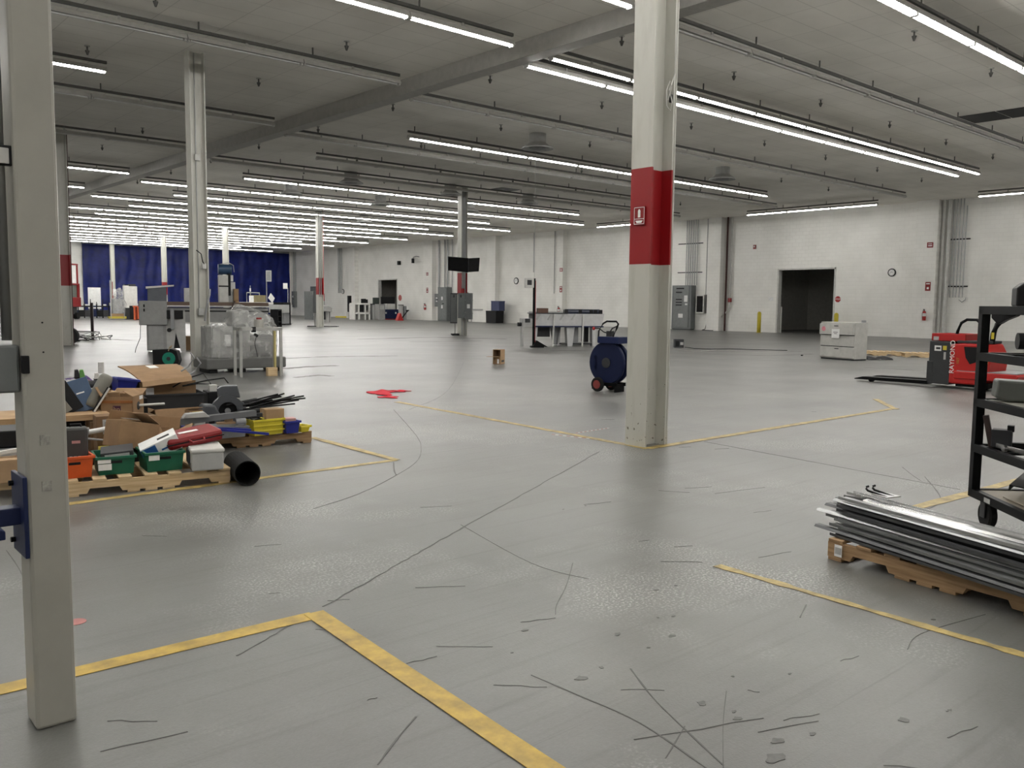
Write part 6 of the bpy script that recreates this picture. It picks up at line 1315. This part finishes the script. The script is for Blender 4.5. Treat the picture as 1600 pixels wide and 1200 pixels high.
for k in range(6):
    p = F(122+4*k, 534-2*(k % 3)); pts = [p+Vector((cr.uniform(-.8, .8), cr.uniform(-.5, .5), abs(cr.uniform(.01, .35)) if 0 < j < 6 else .01)) for j in range(7)]
    sm = []
    for i in range(len(pts)-1):
        p0, p1, p2_, p3 = pts[max(i-1, 0)], pts[i], pts[i+1], pts[min(i+2, 6)]
        for q_ in range(5):
            t_ = q_/5; v = .5*((2*p1)+(-p0+p2_)*t_+(2*p0-5*p1+4*p2_-p3)*t_*t_+(-p0+3*p1-3*p2_+p3)*t_**3); v.z = max(.015, v.z); sm.append(tuple(v))
    tag(MB().tube(sm, .014, 6).build('loose_cable', (BLACK, LGREY, DGREY)[k % 3]), 'loose tangled cable on the floor right of the banded left column', 'cable', 'tangled cables by the banded left column')
tag(MB().lathe([(.12, -.08), (.24, -.08), (.27, 0), (.24, .08), (.12, .08), (.10, 0), (.12, -.08)], 24).build('cable_coil', DGREY), 'dark coil of cable standing beside the banded left column', 'cable coil', loc=tuple(F(112, 537)+Vector((0, 0, .27))), rot=(PI/2, 0, R(-40)))

# dried grime trails on the floor
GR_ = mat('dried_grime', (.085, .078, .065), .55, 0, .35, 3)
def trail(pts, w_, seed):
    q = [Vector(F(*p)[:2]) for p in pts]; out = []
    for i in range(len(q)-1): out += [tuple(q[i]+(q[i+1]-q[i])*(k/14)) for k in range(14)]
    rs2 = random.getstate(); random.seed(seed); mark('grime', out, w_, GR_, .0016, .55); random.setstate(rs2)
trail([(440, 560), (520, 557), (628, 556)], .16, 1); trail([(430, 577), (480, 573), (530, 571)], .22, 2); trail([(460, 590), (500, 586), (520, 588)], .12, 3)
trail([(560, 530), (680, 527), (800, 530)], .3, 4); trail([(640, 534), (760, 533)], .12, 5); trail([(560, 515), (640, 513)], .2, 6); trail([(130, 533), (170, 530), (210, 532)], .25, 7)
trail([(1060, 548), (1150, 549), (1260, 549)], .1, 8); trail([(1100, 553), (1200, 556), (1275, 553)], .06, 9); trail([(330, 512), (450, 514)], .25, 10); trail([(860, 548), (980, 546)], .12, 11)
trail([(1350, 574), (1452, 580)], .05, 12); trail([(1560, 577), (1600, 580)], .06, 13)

# further small things in the junk pile
def clutter(name, label, cat, px, py, D, shape, m, rot=(0, 0, 0), z=None):
    p = at(px, py, D)
    if z is not None: p.z = z
    t = thing(name, label, cat, p, (rot[0], rot[1], ang+rot[2])); shape.build('body', m, t, .004); return t
def tubeshape(r1, r2, L0): return MB().cyl((-L0/2, 0, r1), (L0/2, 0, r1), r1, r2, 14)
clutter('paper_roll', 'thin white paper roll lying behind the charcoal case', 'roll', 156, 676, 8.3, tubeshape(.022, .022, .5), PAPER, (0, R(-6), R(10)))
clutter('metal_bracket', 'bent grey metal bracket under the white paper roll', 'bracket', 154, 688, 8.2, MB().bb(-.1, .1, -.03, .03, 0, .012).bb(-.1, -.088, -.03, .03, 0, .1), GREY, (0, R(10), 0))
clutter('tape_roll', 'cream roll of tape between the tilted box and the open box', 'tape', 243, 680, 8.3, MB().lathe([(.03, -.02), (.055, -.02), (.055, .02), (.03, .02), (.03, -.02)], 18, (0, 0, .03), (R(70), 0, 0)), CARDL)
clutter('white_connector', 'white plastic bracket lying on the blue strips', 'part', 312, 664, 8.85, MB().bb(-.06, .05, -.02, .02, 0, .02).bb(.03, .05, -.02, .02, 0, .06), OFFW, (0, 0, R(15)))
clutter('cable_tray_piece', 'clear grey plastic tray piece above the grey extrusion', 'tray', 305, 652, 8.8, MB().prism([(-.12, 0), (-.09, .04), (.08, .05), (.13, 0)], -.05, .05), LGREY)
clutter('white_plate', 'small pale plate and putty block behind the blue strips', 'plate', 355, 662, 9.0, MB().bb(-.10, .08, -.04, .04, 0, .018).bb(-.02, .05, -.03, .03, .018, .05), CARDL)
clutter('grey_motor', 'small grey motor beside the pale plate', 'motor', 376, 664, 9.0, MB().cyl((-.05, 0, .035), (.05, 0, .035), .035, n=14).bb(-.03, .03, -.03, .03, 0, .01), GREY)
clutter('white_tube', 'white tube lying between the logo box and the wide open box', 'tube', 236, 634, 9.0, tubeshape(.012, .012, .25), OFFW, (0, 0, R(5)))
clutter('bent_wire', 'thin black metal frame leaning behind the cardboard lid', 'frame', 300, 604, 10.0, MB().tube([(-.2, 0, 0), (-.05, 0, .09), (.12, 0, .14), (.2, 0, .02), (.05, 0, .03), (-.1, 0, .01)], .008), BLACK)
clutter('bent_wire', 'second thin black frame crossing right of the lid', 'frame', 322, 603, 10.1, MB().tube([(-.2, 0, .02), (.0, 0, .06), (.2, .02, .08), (.24, 0, .02)], .008), BLACK)
for k, (px, py) in enumerate(((388, 634), (402, 629), (418, 634), (380, 628))):
    clutter('black_profile', ['flat black profile lying across the black rods', 'wider flat black profile among the rods', 'short black profile at the right tip of the rods', 'black profile behind the fan housing'][k], 'profile', px, py, 9.55, MB().bb(-.20, .16, -.02, .02, 0, .014), BLACK, (0, R(-6), R(-18+12*k)))
clutter('spray_can', 'small white can at the back of the cloth heap', 'can', 158, 583, 10.4, MB().cyl((0, 0, 0), (0, 0, .12), .03, n=14), OFFW)
clutter('grey_pad', 'folded dark grey pad hanging below the mauve cloth', 'pad', 150, 606, 9.9, MB().ball((0, 0, .03), (.22, .1, .05), n=16), mat('black_cloth', (.02, .02, .022)))
